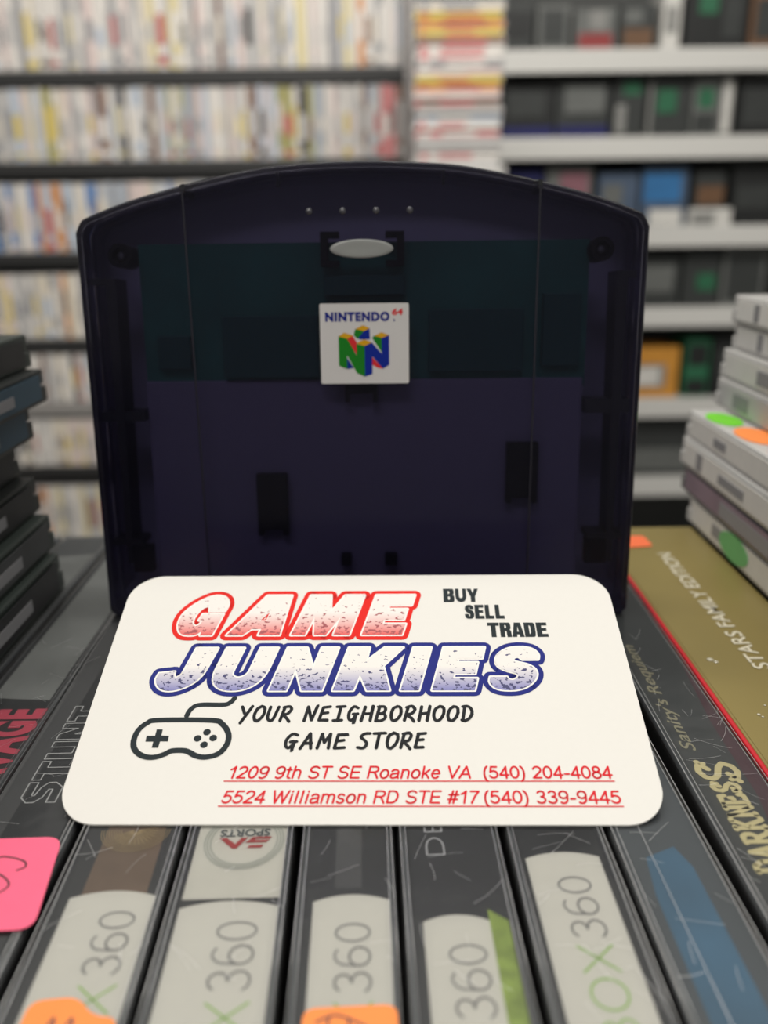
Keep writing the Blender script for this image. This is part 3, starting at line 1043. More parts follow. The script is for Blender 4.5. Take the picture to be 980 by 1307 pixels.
for (x0, x1, z0, z1, feet) in ((-23.9, -17.2, 19.6, 32.2, 1), (30.9, 37.7, 26.6, 38.7, 1), (-5.6, -3.4, 11.3, 13.8, 0), (4.2, 6.9, 11.3, 13.8, 0),
                               (48.6, 53.3, 11.6, 17.2, 0), (-52.4, -48, 10, 16.2, 0)):
    bm = bmesh.new()
    box(bm, x0 * KC, x1 * KC, 1.5 * KC, 4.3 * KC, z0 * KC, z1 * KC, bevel=.2 * KC)
    if feet:
        for xa in (x0, x1 - 1.2):
            box(bm, xa * KC, (xa + 1.2) * KC, 1.5 * KC, 4.3 * KC, (z0 - 1.2) * KC, (z0 + .2) * KC)
    link('latch_slot', bm, pbr('slot_black', (0.004, 0.004, 0.005), .6, .2), cart)
bm = bmesh.new()
for sx in (-1, 1):
    box(bm, (0.2 + sx * 7.9 - .75) * KC, (0.2 + sx * 7.9 + .75) * KC, 1.4 * KC, 4 * KC, 75.9 * KC, 82.7 * KC)
    for zz in (76.4, 82.1):
        box(bm, (0.2 + sx * 6.2 - 1.4) * KC, (0.2 + sx * 6.2 + 1.4) * KC, 1.4 * KC, 4 * KC, (zz - .6) * KC, (zz + .6) * KC)
link('latch_bracket', bm, pbr('slot_black', (0, 0, 0)), cart)
bm = bmesh.new()
for sx in (-1, 1):
    box(bm, (-.5 + sx * 3 - .5) * KC, (-.5 + sx * 3 + .5) * KC, 1.4 * KC, 4 * KC, 47.8 * KC, 51.6 * KC)
box(bm, -3.6 * KC, 2.6 * KC, 1.4 * KC, 4 * KC, 49.6 * KC, 51.6 * KC)
link('latch_bracket', bm, MATS['slot_black'], cart)

# oval recess, the light on it put into a pale grey colour
bm = bmesh.new()
N = 40
rings = []
for k, (s, yy) in enumerate(((1.0, .02), (.93, -.16), (.8, -.20), (.4, -.14))):
    rings.append([bm.verts.new(K(.15 + 6.5 * s * cos(2 * pi * i / N), yy, 79.2 + 1.85 * s * sin(2 * pi * i / N))) for i in range(N)])
for a_, b_ in zip(rings[:-1], rings[1:]):
    for i in range(N):
        bm.faces.new((a_[i], a_[(i + 1) % N], b_[(i + 1) % N], b_[i]))
bm.faces.new(rings[-1])
bmesh.ops.recalc_face_normals(bm, faces=bm.faces)
link('lit_oval_recess', bm, pbr('lit_recess_grey', (0.27, 0.28, 0.27), .35, .5), cart, True)['label'] = 'oval recess with its light painted pale grey'

# four tiny moulded pips
for x in (-10.4, -3.6, 3.2, 10.0):
    bm = bmesh.new()
    bmesh.ops.create_uvsphere(bm, u_segments=14, v_segments=8, radius=.72 * KC)
    for v in bm.verts:
        v.co = Vector((v.co.x + x * KC, v.co.y * .8, v.co.z + 86.5 * KC))
    link('moulded_pip', bm, pbr('pip_plastic', (0.05, 0.05, 0.06), .12, .8), cart, True)

# screw posts
for x, zz in ((-50.1, 78.5), (49.4, 78.7)):
    bm = bmesh.new()
    prof = [(2.45, 1.5), (2.45, 9.0), (1.2, 9.0), (1.2, 2.6), (1.2, 2.6)]
    N = 24
    prof = [(2.45, 9.0), (2.45, 1.35), (1.5, 1.35), (1.5, 3.2), (0.01, 3.2)]
    rr = [[bm.verts.new(K(x + r * cos(2 * pi * i / N), y, zz + r * sin(2 * pi * i / N))) for i in range(N)] for r, y in prof]
    for a_, b_ in zip(rr[:-1], rr[1:]):
        for i in range(N):
            bm.faces.new((a_[i], a_[(i + 1) % N], b_[(i + 1) % N], b_[i]))
    post = link('screw_post', bm, MATS['slot_black'], cart, False)
    bm = bmesh.new()
    bmesh.ops.create_uvsphere(bm, u_segments=12, v_segments=8, radius=.9 * KC)
    for v in bm.verts:
        v.co = Vector((v.co.x + x * KC, v.co.y * .5 + 2.7 * KC, v.co.z + zz * KC))
    link('screw', bm, pbr('screw_steel', (0.12, 0.12, 0.13), .35, .5, metal=.6), post, True)

# logo sticker
SX0, SX1, SZ0, SZ1 = -8.8, 9.7, 51.9, 68.35
bm = bmesh.new()
pts = round_rect(SX0, SX1, SZ0, SZ1, .35, 4)
vb = [bm.verts.new(K(x, .02, zz)) for x, zz in pts]
vt = [bm.verts.new(K(x, -.16, zz)) for x, zz in pts]
for i in range(len(pts)):
    j = (i + 1) % len(pts)
    bm.faces.new((vb[i], vb[j], vt[j], vt[i]))
bm.faces.new(vt)
bmesh.ops.recalc_face_normals(bm, faces=bm.faces)
stk = link('logo_sticker', bm, pbr('sticker_white', (0.60, 0.59, 0.58), .4, var=.02), cart)
stk['label'] = 'square white logo sticker'


def smap(y):
    # sticker drawn in units of its own width and height
    return lambda u, v: K(SX0 + u * (SX1 - SX0), y, SZ0 + v * (SZ1 - SZ0))


def zq(pts):
    return [((x - 170) / 640.0, (690 - y) / 585.0) for x, y in pts]


navy = pbr('logo_navy', (0.012, 0.020, 0.20), .6, .12)
lred = pbr('logo_red', (0.62, 0.03, 0.035), .6, .12)
lgreen = pbr('logo_green', (0.012, 0.19, 0.016), .6, .12)
lblue = pbr('logo_blue', (0.006, 0.022, 0.26), .6, .12)
lyel = pbr('logo_yellow', (0.62, 0.33, 0.012), .6, .12)
bm = bmesh.new()
write(bm, 'NINTENDO', .062, .785, .778, .115, smap(-.19), .06, 0, 1.16)
write(bm, '.', .825, .845, .775, .12, smap(-.19), .03)
link('brand_wording', bm, navy, stk)
bm = bmesh.new()
write(bm, '64', .812, .935, .852, .078, smap(-.19), .04, .1)
link('number_wording', bm, lred, stk)
bm = bmesh.new()
lay = [
    (3, [(545, 495), (622, 582), (582, 575), (545, 552)], -.18),
    (3, [(362, 358), (405, 338), (437, 392), (433, 480)], -.18),
    (1, [(362, 500), (410, 575), (362, 583)], -.18),
    (0, [(412, 335), (425, 290), (487, 305), (440, 362)], -.18),
    (1, [(485, 305), (528, 285), (530, 365), (455, 366), (445, 355)], -.18),
    (0, [(545, 355), (562, 338), (618, 358), (618, 468)], -.18),
    (2, [(302, 342), (345, 315), (408, 337), (365, 360)], -.19),
    (2, [(425, 290), (480, 262), (530, 285), (487, 306)], -.19),
    (2, [(562, 340), (612, 315), (667, 335), (618, 358)], -.19),
    (0, [(302, 342), (365, 360), (432, 482), (432, 396), (490, 414), (490, 640), (432, 612), (362, 480), (362, 583), (302, 558)], -.20),
    (1, [(490, 414), (543, 388), (614, 472), (614, 358), (668, 335), (668, 552), (622, 582), (545, 490), (545, 620), (490, 640)], -.20),
    (2, [(432, 393), (488, 365), (543, 388), (490, 414)], -.21)]
for mi, q, y in lay:
    fill_poly(bm, zq(q), [], smap(y), mi)
link('letter_emblem', bm, [lgreen, lblue, lyel, lred], stk)

# ------------------------------------------------------------------ business card
CK = 1.0147 * MM
card = empty('business_card', (0, 0, 0))
tag(card, 'white round-cornered business card with red and blue store logo, leaning before the cartridge', 'business card')
CTILT = 1.2063
card.matrix_world = (Matrix.Translation((-4.13 * CK, 100.19 * CK, SURF + 0.0002)) @ Matrix.Rotation(radians(-1.2), 4, 'Z')
                     @ Matrix.Rotation(-CTILT, 4, 'X'))


def Q(y):
    return lambda u, v: Vector((u * CK, y * CK, v * CK))


paper = pbr('card_stock', (0.76, 0.745, 0.70), .55, .3, var=.015, scale=900)
bm = bmesh.new()
pts = round_rect(-44.5, 44.5, 0, 51.2, 6.2, 12)
vb = [bm.verts.new(Q(0)(*p)) for p in pts]
vt = [bm.verts.new(Q(.42)(*p)) for p in pts]
bm.faces.new(vb)
bm.faces.new(vt[::-1])
for i in range(len(pts)):
    j = (i + 1) % len(pts)
    bm.faces.new((vb[i], vb[j], vt[j], vt[i]))
bmesh.ops.recalc_face_normals(bm, faces=bm.faces)
link('card_sheet', bm, paper, card)
# folded paper strut behind the card
bm = bmesh.new()
top_pt = Vector((0, .45, 40.0))
foot = Vector((0, .45 + 40 * cos(CTILT) * 0, 0))
# foot lies straight below the strut's top, on the cases
dz = 40.0 * cos(CTILT)
d_down = Vector((0, sin(CTILT), -cos(CTILT)))        # world down seen in card axes
for sx in (-1,):
    a0 = top_pt + Vector((-6, 0, 0))
    a1 = top_pt + Vector((6, 0, 0))
    Lf = dz + .45 * sin(CTILT) - .1
    b0, b1 = a0 + d_down * Lf, a1 + d_down * Lf
    th = Vector((0, cos(CTILT), sin(CTILT))) * .5
    vv = [bm.verts.new(p * CK) for p in (a0, a1, b1, b0, a0 + th, a1 + th, b1 + th, b0 + th)]
    for f in ((0, 1, 2, 3), (7, 6, 5, 4), (0, 4, 5, 1), (1, 5, 6, 2), (2, 6, 7, 3), (3, 7, 4, 0)):
        bm.faces.new([vv[i] for i in f])
bmesh.ops.recalc_face_normals(bm, faces=bm.faces)
link('paper_strut', bm, paper, card)

# store name in outlined letters: fill polygons in a unit box, sheared
FILL = {
    'G': ([(1, .60), (1, .80, .25), (.80, 1, .2), (.40, 1, .45), (0, .62, .35), (0, .28, .35), (.24, 0, .3), (.60, 0, .1), (.70, .09), (.72, 0), (1, 0), (1, .53),
           (.50, .53), (.48, .37), (.58, .37), (.56, .24, .08), (.44, .22, .1), (.33, .34, .1), (.33, .56, .15), (.42, .72, .1), (.56, .73, .06), (.62, .60)], []),
    'A': ([(0, 0), (.30, 0), (.42, .15), (.60, .15), (.60, 0), (1, 0), (.88, 1), (.40, 1)], [[(.48, .36), (.62, .36), (.62, .62)]]),
    'M': ([(0, 0), (.24, 0), (.27, .45), (.40, 0), (.60, 0), (.73, .45), (.73, 0), (1, 0), (1, 1), (.66, 1), (.52, .55), (.40, 1), (.04, 1)], []),
    'E': ([(0, 0), (1, 0), (1, .27), (.42, .27), (.42, .37), (.92, .37), (.92, .64), (.42, .64), (.42, .73), (1, .73), (1, 1), (0, 1)], []),
    'J': ([(0, .40), (.0, .22, .2), (.25, 0, .22), (.62, 0, .3), (.98, .25, .25), (1, 1), (.52, 1), (.52, .36, .05), (.42, .28, .05), (.34, .36), (.32, .44)], []),
    'U': ([(0, 1), (0, .25, .3), (.28, 0, .25), (.72, 0, .25), (1, .25, .3), (1, 1), (.66, 1), (.66, .36, .1), (.50, .27, .1), (.34, .36, .1), (.34, 1)], []),
    'N': ([(0, 0), (.33, 0), (.33, .50), (.62, 0), (1, 0), (1, 1), (.67, 1), (.67, .50), (.38, 1), (0, 1)], []),
    'K': ([(0, 0), (.36, 0), (.38, .36), (.60, 0), (1, 0), (.74, .56), (1.0, 1), (.66, 1), (.40, .66), (.38, 1), (0, 1)], []),
    'I': ([(0, 0), (1, 0), (1, 1), (0, 1)], []),
    'S': ([(0, .30), (0, .16, .2), (.22, 0, .25), (.74, 0, .3), (1, .22, .25), (1, .44, .2), (.80, .58, .15), (.44, .66, .08), (.40, .74, .05), (.52, .78, .05), (.62, .70), (.97, .70), (.97, .84, .2),
           (.74, 1, .25), (.28, 1, .3), (.04, .82, .25), (.04, .60, .2), (.24, .46, .15), (.56, .38, .08), (.62, .30, .05), (.52, .22, .05), (.40, .24, .05), (.36, .30)], [])}
SH = 0.25


def store_word(letters, yb, h, out_mat, fill_mat, name):
    outb, whiteb, fillb = bmesh.new(), bmesh.new(), bmesh.new()
    for ch, x0, x1 in letters:
        outer, holes = FILL[ch]
        sz = min(1.0, 1.0)
        conv = lambda lp: [(x0 + p[0] * (x1 - x0) + SH * p[1] * h, yb + p[1] * h) for p in lp]
        o = conv(rounded(outer, 5))
        hs = [conv(hh) for hh in holes]
        for lp in [o] + hs:
            stroke(outb, lp, 1.12 if lp is o else .34, Q(-.04), True, n=14)
            stroke(whiteb, lp, .30 if lp is o else .12, Q(-.07), True, n=10)
        fill_poly(fillb, o, hs, Q(-.10))
    l1 = link(name, outb, out_mat, card)
    l2 = link('letter_keyline', whiteb, pbr('keyline_white', (0.84, 0.82, 0.78), .5, var=.02), l1)
    l3 = link('letter_fill', fillb, fill_mat, l1)
    return l1


red_ink = pbr('logo_red_ink', (0.74, 0.018, 0.012), .6, .15, var=.04)
blue_ink = pbr('logo_blue_ink', (0.016, 0.024, 0.20), .6, .15, var=.15)
w1 = store_word([('G', -34.7, -27.3), ('A', -24.7, -15.3), ('M', -13.3, -3.0), ('E', -.8, 6.3)], 36.1, 9.8, red_ink,
                speckle_print('red_spray_print', (0.72, 0.10, 0.09), (0.34, 0.06, 0.07)), 'store_name_wording')
w2 = store_word([('J', -35.7, -28.0), ('U', -26.4, -17.5), ('N', -15.8, -7.0), ('K', -5.2, 4.2), ('I', 6.0, 9.0), ('E', 11.2, 18.2), ('S', 20.3, 28.0)], 23.9, 9.3,
                blue_ink, speckle_print('blue_spray_print', (0.20, 0.20, 0.46), (0.035, 0.035, 0.13)), 'store_name_wording')

slate_ink = pbr('slate_ink', (0.018, 0.026, 0.030), .6, .15, var=.1)
IMP = dict(FILL)
IMP.update({
    'B': ([(0, 0), (.62, 0), (1, 0, .25), (1, .50, .2), (.82, .53), (.97, .58, .1), (.97, 1, .3), (.60, 1), (0, 1)],
          [[(.42, .18), (.42, .42), (.56, .42), (.60, .30), (.56, .18)], [(.42, .62), (.42, .82), (.55, .82), (.58, .72), (.55, .62)]]),
    'Y': ([(.30, 0), (.70, 0), (.70, .40), (1.04, 1), (.66, 1), (.52, .66), (.36, 1), (-.04, 1), (.30, .40)], []),
    'L': ([(0, 0), (.95, 0), (.95, .22), (.46, .22), (.46, 1), (0, 1)], []),
    'E': ([(0, 0), (.98, 0), (.98, .21), (.46, .21), (.46, .42), (.88, .42), (.88, .61), (.46, .61), (.46, .79), (.96, .79), (.96, 1), (0, 1)], []),
    'T': ([(.28, 0), (.72, 0), (.72, .78), (1.02, .78), (1.02, 1), (-.02, 1), (-.02, .78), (.28, .78)], []),
    'R': ([(0, 0), (.42, 0), (.42, .42), (.56, .40), (.60, 0), (1.0, 0), (.97, .44, .08), (.84, .51), (.97, .58, .08), (.97, 1, .3), (.6, 1), (0, 1)],
          [[(.42, .60), (.42, .82), (.54, .82), (.58, .71), (.54, .60)]]),
    'D': ([(0, 0), (.55, 0), (.98, 0, .3), (.98, 1, .3), (.55, 1), (0, 1)], [[(.42, .20), (.42, .80), (.52, .78), (.56, .70), (.56, .30), (.52, .22)]]),
    'A': ([(-.04, 0), (.36, 0), (.40, .18), (.60, .18), (.64, 0), (1.04, 0), (.78, 1), (.22, 1)], [[(.43, .36), (.57, .36), (.50, .74)]]),
    'S': ([(0, .34), (0, .14, .2), (.22, 0, .2), (.78, 0, .2), (1, .16, .2), (1, .42, .15), (.82, .58, .1), (.48, .70), (.46, .80), (.54, .82), (.56, .68), (.96, .68),
           (.96, .86, .2), (.74, 1, .2), (.26, 1, .2), (.03, .84, .2), (.03, .60, .15), (.22, .46, .1), (.54, .34), (.56, .20), (.44, .18), (.42, .34)], [])})
bm = bmesh.new()
for word, x0, x1, yb, h in (('BUY', 13.9, 20.5, 44.05, 3.45), ('SELL', 17.6, 24.9, 39.9, 3.45), ('TRADE', 21.4, 32.1, 35.55, 3.4)):
    st = (x1 - x0) / len(word)
    for i, ch in enumerate(word):
        outer, holes = IMP[ch]
        cv = lambda lp: [(x0 + (i + .03 + .92 * p[0]) * st, yb + p[1] * h) for p in lp]
        fill_poly(bm, cv(rounded(outer, 4)), [cv(hh) for hh in holes], Q(-.04))
link('slogan_wording', bm, slate_ink, card)

# brush lettering
HAND = {'Y': [[(0, 1), (.4, .5)], [(.95, 1.05), (.2, -.15)]], 'O': [[(.55, 1), (.2, .85), (.05, .4), (.25, .02), (.6, .05), (.9, .45), (.85, .9), (.5, 1.02)]],
        'U': [[(.1, 1), (.05, .3), (.3, 0), (.65, .1), (.9, 1)]], 'R': [[(.2, 1), (.05, 0)], [(.1, .95), (.6, 1.02), (.85, .8), (.6, .5), (.2, .42), (.6, .2), (.9, -.05)]],
        'N': [[(.0, 0), (.15, 1), (.65, .05), (.95, 1.05)]], 'E': [[(.85, .98), (.2, .95), (.05, .02), (.8, .05)], [(.15, .5), (.7, .55)]],
        'I': [[(.55, .98), (.45, 0)], [(.2, .97), (.9, 1)], [(.1, 0), (.8, .02)]], 'G': [[(.85, .9), (.45, 1), (.1, .6), (.15, .15), (.5, .05), (.75, .45), (.45, .45)], [(.75, .45), (.9, .48)], [(.72, .45), (.65, -.15)]],
        'H': [[(.15, 1), (.05, 0)], [(.9, 1.02), (.8, 0)], [(.1, .48), (.85, .52)]], 'B': [[(.2, 1), (.05, 0)], [(.1, .98), (.6, 1), (.8, .8), (.6, .55), (.2, .5), (.7, .45), (.85, .2), (.55, 0), (.05, .0)]],
        'D': [[(.2, 1), (.1, 0)], [(.05, 1), (.55, .98), (.9, .65), (.75, .2), (.3, 0), (.05, .02)]], 'A': [[(0, 0), (.55, 1.02), (.85, 0)], [(.2, .35), (.8, .38)]],
        'M': [[(.0, 0), (.2, 1), (.5, .4), (.85, 1), (.9, 0)]], 'S': [[(.9, .98), (.4, .95), (.15, .75), (.5, .5), (.75, .25), (.5, .0), (.0, .05)]], 'T': [[(.0, .98), (1, 1)], [(.5, .98), (.4, 0)]]}
bm = bmesh.new()
rnd = random.Random(3)
for word, x0, x1, yb, h in (('YOUR', -20.2, -11.4, 17.95, 2.75), ('NEIGHBORHOOD', -9.7, 17.7, 17.95, 2.75), ('GAME', -12.5, -2.1, 12.75, 2.7), ('STORE', -.9, 10.1, 12.85, 2.7)):
    st = (x1 - x0) / len(word)
    for i, ch in enumerate(word):
        for s in HAND[ch]:
            pts = [(x0 + (i + .10 + .78 * p[0]) * st + .12 * p[1] * h + rnd.uniform(-.06, .06), yb + p[1] * h + rnd.uniform(-.06, .06)) for p in s]
            pts = smooth_path(pts, n=3) if len(pts) > 3 and ch not in 'NME' else pts
            stroke(bm, pts, .27, Q(-.04), n=8)
            stroke(bm, [(p[0] + rnd.uniform(-.18, .18), p[1] + rnd.uniform(-.2, .2)) for p in pts], .15, Q(-.04), n=5)
link('tagline_wording', bm, pbr('brush_ink', (0.022, 0.024, 0.027), .6, .12, var=.5, scale=2500), card)

bm = bmesh.new()
write_plain(bm, '1209 9th ST SE Roanoke VA', -20.2, 16.4, 7.55, 2.05, .158, Q(-.04), .2)
write_plain(bm, '(540) 204-4084', 18.3, 37.6, 7.55, 2.05, .158, Q(-.04))
write_plain(bm, '5524 Williamson RD STE #17', -20.5, 17.2, 3.4, 2.05, .158, Q(-.04), .2)
write_plain(bm, '(540) 339-9445', 18.1, 38.1, 3.4, 2.05, .158, Q(-.04))
for (a_, b_, yy) in ((-20.6, 37.8, 7.05), (-20.8, 38.3, 2.9)):
    fill_poly(bm, [(a_, yy - .11), (b_, yy - .11), (b_, yy + .09), (a_, yy + .09)], [], Q(-.04))
link('address_wording', bm, pbr('address_red_ink', (0.66, 0.012, 0.022), .6, .15), card)

bm = bmesh.new()
pad = [(-32.85, 18.1), (-24.3, 18.06), (-22.43, 17.32), (-21.18, 15.51), (-21.1, 13.62), (-22.1, 11.89), (-23.99, 11.22), (-25.61, 11.46), (-27.36, 12.35),
       (-29.48, 12.36), (-30.43, 11.8), (-31.99, 11.2), (-33.71, 11.37), (-35.23, 12.43), (-35.9, 14.05), (-35.67, 16.09), (-34.58, 17.51)]
stroke(bm, smooth_path(pad, True, 5), .47, Q(-.04), True, n=12)
fill_poly(bm, [(-32.73, 16.33), (-31.77, 16.33), (-31.74, 15.17), (-30.52, 15.12), (-30.48, 14.08), (-31.72, 14.09), (-31.77, 12.91), (-32.79, 12.92),
               (-32.78, 14.04), (-34.01, 14.05), (-34.08, 15.13), (-32.74, 15.13)], [], Q(-.04))
for cx, cy in ((-24.64, 15.80), (-25.91, 14.64), (-23.46, 14.71), (-24.7, 13.46)):
    fill_poly(bm, [(cx + .6 * cos(2 * pi * i / 20), cy + .6 * sin(2 * pi * i / 20)) for i in range(20)], [], Q(-.04))
stroke(bm, smooth_path([(-28.45, 18.93), (-28.16, 19.99), (-27.43, 20.85), (-26.15, 21.15), (-22.81, 21.13), (-21.77, 21.58), (-21.2, 22.5)], n=5), .42, Q(-.035), n=10)
link('gamepad_emblem', bm, slate_ink, card)

# ------------------------------------------------------------------ left rack of game cases (spines out)
PAL = {'white': (0.62, 0.59, 0.55), 'cream': (0.60, 0.54, 0.44), 'pale grey': (0.42, 0.41, 0.40), 'grey': (0.25, 0.25, 0.26), 'pale pink': (0.60, 0.49, 0.46),
       'pale yellow': (0.60, 0.52, 0.28), 'yellow': (0.55, 0.42, 0.08), 'orange': (0.55, 0.24, 0.08), 'red': (0.40, 0.07, 0.07), 'pink': (0.55, 0.20, 0.20), 'blue': (0.08, 0.19, 0.42),
       'pale blue': (0.40, 0.45, 0.52), 'olive': (0.30, 0.28, 0.10), 'brown': (0.20, 0.12, 0.09), 'black': (0.03, 0.03, 0.03), 'navy': (0.02, 0.03, 0.12), 'green': (0.04, 0.22, 0.10)}
SPM = {k: pbr('spine_paper_' + k.replace(' ', '_'), v, .45, .4, var=.12, scale=45) for k, v in PAL.items()}
rack_shell = pbr('rack_case_plastic', (0.42, 0.41, 0.40), .3)
rack_shell_dark = pbr('rack_case_dark_plastic', (0.05, 0.05, 0.05), .3)


def spine_case(parent_loc, w, h, d, col, accent, rnd, lab, group, flat=False, shell=None):
    """shut game case seen from its spine: shell, raised paper spine with title block and end band"""
    bm = bmesh.new()
    hw = w / 2
    box(bm, -hw, hw, 0.0006, d, 0, h, 0, bevel=min(.0012, w * .1), seg=1)
    box(bm, -hw + .0010, hw - .0010, 0.0, .003, .003, h - .003, 1, bevel=.0003, seg=1)
    z0 = h * rnd.uniform(.25, .4)
    z1 = h * rnd.uniform(.55, .8)
    box(bm, -hw + .0030, hw - .0030, -.0002, .002, z0, z1, 2)
    if rnd.random() < .7:
        zb = h * rnd.uniform(.03, .08)
        box(bm, -hw + .0012, hw - .0012, -.0002, .002, zb, zb + h * rnd.uniform(.05, .12), 2)
    if flat:
        bmesh.ops.rotate(bm, verts=bm.verts, cent=(0, 0, 0), matrix=Matrix.Rotation(radians(90), 3, 'Y'))
        bmesh.ops.translate(bm, verts=bm.verts, vec=(-h / 2, 0, hw))
    o = link('game_case', bm, [shell or rack_shell, SPM[col], SPM[accent]])
    o.location = parent_loc
    tag(o, lab, 'game case', group)
    return o


RY = 2.35
rack = empty('shelf_rack', (-0.42, RY, 0))
tag(rack, 'black rack of packed game cases along the left of the back wall', 'shelf rack')
BOARDS = [(1.484, 'top'), (1.274, 'second'), (1.052, 'third'), (0.825, 'fourth'), (0.648, 'fifth'), (0.464, 'sixth'), (0.230, 'seventh')]
for zb, nm in BOARDS:
    boxm('shelf_board', (-0.78, 0.485, 0.0, 0.20, zb - .034, zb), dark_metal if nm != 'fifth' else pbr('pale_board', (.22, .21, .20), .5), rack, .002)
boxm('back_panel', (-0.78, 0.485, 0.20, 0.215, 0.0, 1.95), dark_metal, rack)
boxm('side_panel', (0.487, 0.503, 0.0, 0.215, 0.0, 1.95), pbr('rack_side', (.30, .28, .27), .5), rack)
boxm('side_panel', (-0.80, -0.782, 0.0, 0.215, 0.0, 1.95), dark_metal, rack)
boxm('shelf_board', (-0.78, 0.485, 0.0, 0.20, 1.72, 1.742), dark_metal, rack, .002)
rows = [(1.484, 'top', -1.06, .055, 'warm'), (1.274, 'second', -1.06, .055, 'mix'), (1.052, 'third', -1.08, -.40, 'grey'), (.825, 'fourth', -1.12, -.68, 'warm'),
        (.648, 'fifth', -1.05, -.68, 'mix'), (.464, 'sixth', -1.05, -.68, 'pale'), (.230, 'seventh', -1.05, -.72, 'warm')]
CHO = {'warm': ['white', 'cream', 'grey', 'pale pink', 'white', 'orange', 'pale grey', 'brown', 'pale grey', 'white', 'pale pink', 'pale yellow', 'pale grey', 'white', 'cream', 'white', 'pale grey', 'white', 'yellow', 'white', 'grey'],
       'mix': ['white', 'grey', 'pale grey', 'white', 'black', 'pale grey', 'pale grey', 'white', 'grey', 'cream', 'pale blue', 'white', 'olive', 'pale pink', 'brown', 'pale grey'],
       'grey': ['pale grey', 'grey', 'pale grey', 'white', 'pale grey', 'pale blue', 'white', 'blue', 'pale pink', 'orange', 'cream', 'white'],
       'pale': ['cream', 'white', 'pale pink', 'cream', 'white', 'pale grey']}
ACC = ['pale grey', 'white', 'grey', 'red', 'black', 'yellow', 'grey', 'brown', 'pale grey', 'pale pink', 'pale yellow', 'cream', 'pale blue', 'grey', 'pale grey', 'white', 'white', 'cream']
rnd = random.Random(11)
for zb, nm, xa, xb, kind in rows:
    h = .1735 if nm not in ('fifth', 'sixth') else .138
    x = max(xa, -1.198)
    k = 0
    while x < xb - .006:
        k += 1
        w = rnd.choice((.0145, .0145, .0145, .016, .018, .012, .024))
        col = rnd.choice(CHO[kind])
        if nm == 'second' and x > -.005 and x < .04:
            col = 'pink'
        if nm == 'second' and -.345 < x < -.32:
            col = 'brown'
        if nm == 'third' and -.93 < x < -.90:
            col = 'blue'
        if nm == 'third' and -.87 < x < -.84:
            col = 'orange'
        spine_case((x + w / 2, RY + .004 + rnd.uniform(0, .006), zb + .0004), w - .0007, h + rnd.uniform(-.003, 0), .135, col, rnd.choice(ACC), rnd,
                   '%s game case, %s from the left on the %s shelf of the left rack' % (col, nth(k), nm), 'game cases on the %s shelf of the left rack' % nm)
        x += w

# ------------------------------------------------------------------ flat pile of cases between the racks
plinth = empty('display_cabinet', (0.172, 2.0, 0))
tag(plinth, 'pale cabinet behind the cartridge that carries the flat pile of coloured cases', 'cabinet')
boxm('cabinet_body', (-.10, .10, 0, .20, 0.05, 1.215), pbr('cabinet_white', (.50, .49, .47), .5), plinth, .003)
boxm('cabinet_top', (-.105, .105, -.004, .204, 1.215, 1.232), pbr('cabinet_white', (.5, .49, .47)), plinth, .003)
boxm('plinth_base', (-.09, .09, .02, .19, 0, .05), dark_metal, plinth)
pile = ['pale grey', 'white', 'pale grey', 'pale grey', 'pink', 'white', 'pale blue', 'pale grey', 'brown', 'pale pink', 'orange', 'yellow', 'pale pink', 'grey', 'white', 'white', 'brown', 'yellow', 'orange',
        'yellow', 'cream', 'grey', 'pale blue', 'grey', 'brown', 'pale yellow', 'yellow', 'cream']
z = 1.2324
rnd = random.Random(5)
for i, col in enumerate(pile):
    acc = {'orange': 'red', 'yellow': 'orange', 'white': 'pink', 'pale grey': 'pale grey', 'brown': 'red'}.get(col, rnd.choice(['white', 'pale grey', 'grey']))
    spine_case((.172 + rnd.uniform(-.004, .004), 2.0 + .012 + rnd.uniform(-.005, .005), z), .0145, .188, .135, col, acc, rnd,
               '%s case lying flat, %s from the bottom of the pile between the racks' % (col, nth(i + 1)), 'cases piled flat between the racks', flat=True)
    z += .0150

# ------------------------------------------------------------------ right shelf unit with boxed goods
SY = 2.60
unit = empty('shelf_unit', (0.80, SY, 0))
tag(unit, 'shelf unit with white boards of dark boxed goods on the right', 'shelf unit')
UB = [1.555, 1.334, 1.094, 0.863, 0.585, 0.328]
for zb in UB:
    boxm('shelf_board', (-.47, .60, 0.0, .34, zb - .030, zb), white_metal, unit, .002)
    boxm('price_rail', (-.47, .60, -.010, -.001, zb - .054, zb + .004), white_metal, unit, .002)
boxm('back_panel', (-.47, .60, .34, .355, 0, 2.0), pbr('unit_back', (.035, .037, .035), .6), unit)
boxm('upright', (-.49, -.472, 0, .355, 0, 2.0), pbr('unit_upright', (.08, .08, .08), .5), unit)
boxm('upright', (.602, .62, 0, .355, 0, 2.0), white_metal, unit)

GOODS = 'boxed goods on the right shelf unit'


def carton(x0, x1, zb, h, d, col, panel, lab, cat='box', y=.04, tab=None):
    """printed carton with a front picture panel and a title strip"""
    root = empty('carton', ((x0 + x1) / 2, SY + y, zb + .0005))
    tag(root, lab, cat, GOODS)
    hw = (x1 - x0) / 2
    bm = bmesh.new()
    box(bm, -hw, hw, 0.001, d, 0, h, bevel=.0015)
    link('carton_body', bm, col, root)
    for i, (u0, u1, v0, v1, m) in enumerate(panel):
        bm = bmesh.new()
        box(bm, -hw + 2 * hw * u0, -hw + 2 * hw * u1, -.0008 - .0009 * i, .004, h * v0, h * v1)
        link('printed_panel', bm, m, root)
    return root


def gp(n, c):
    return pbr('goods_' + n, c, .45, .3, var=.25, scale=25)


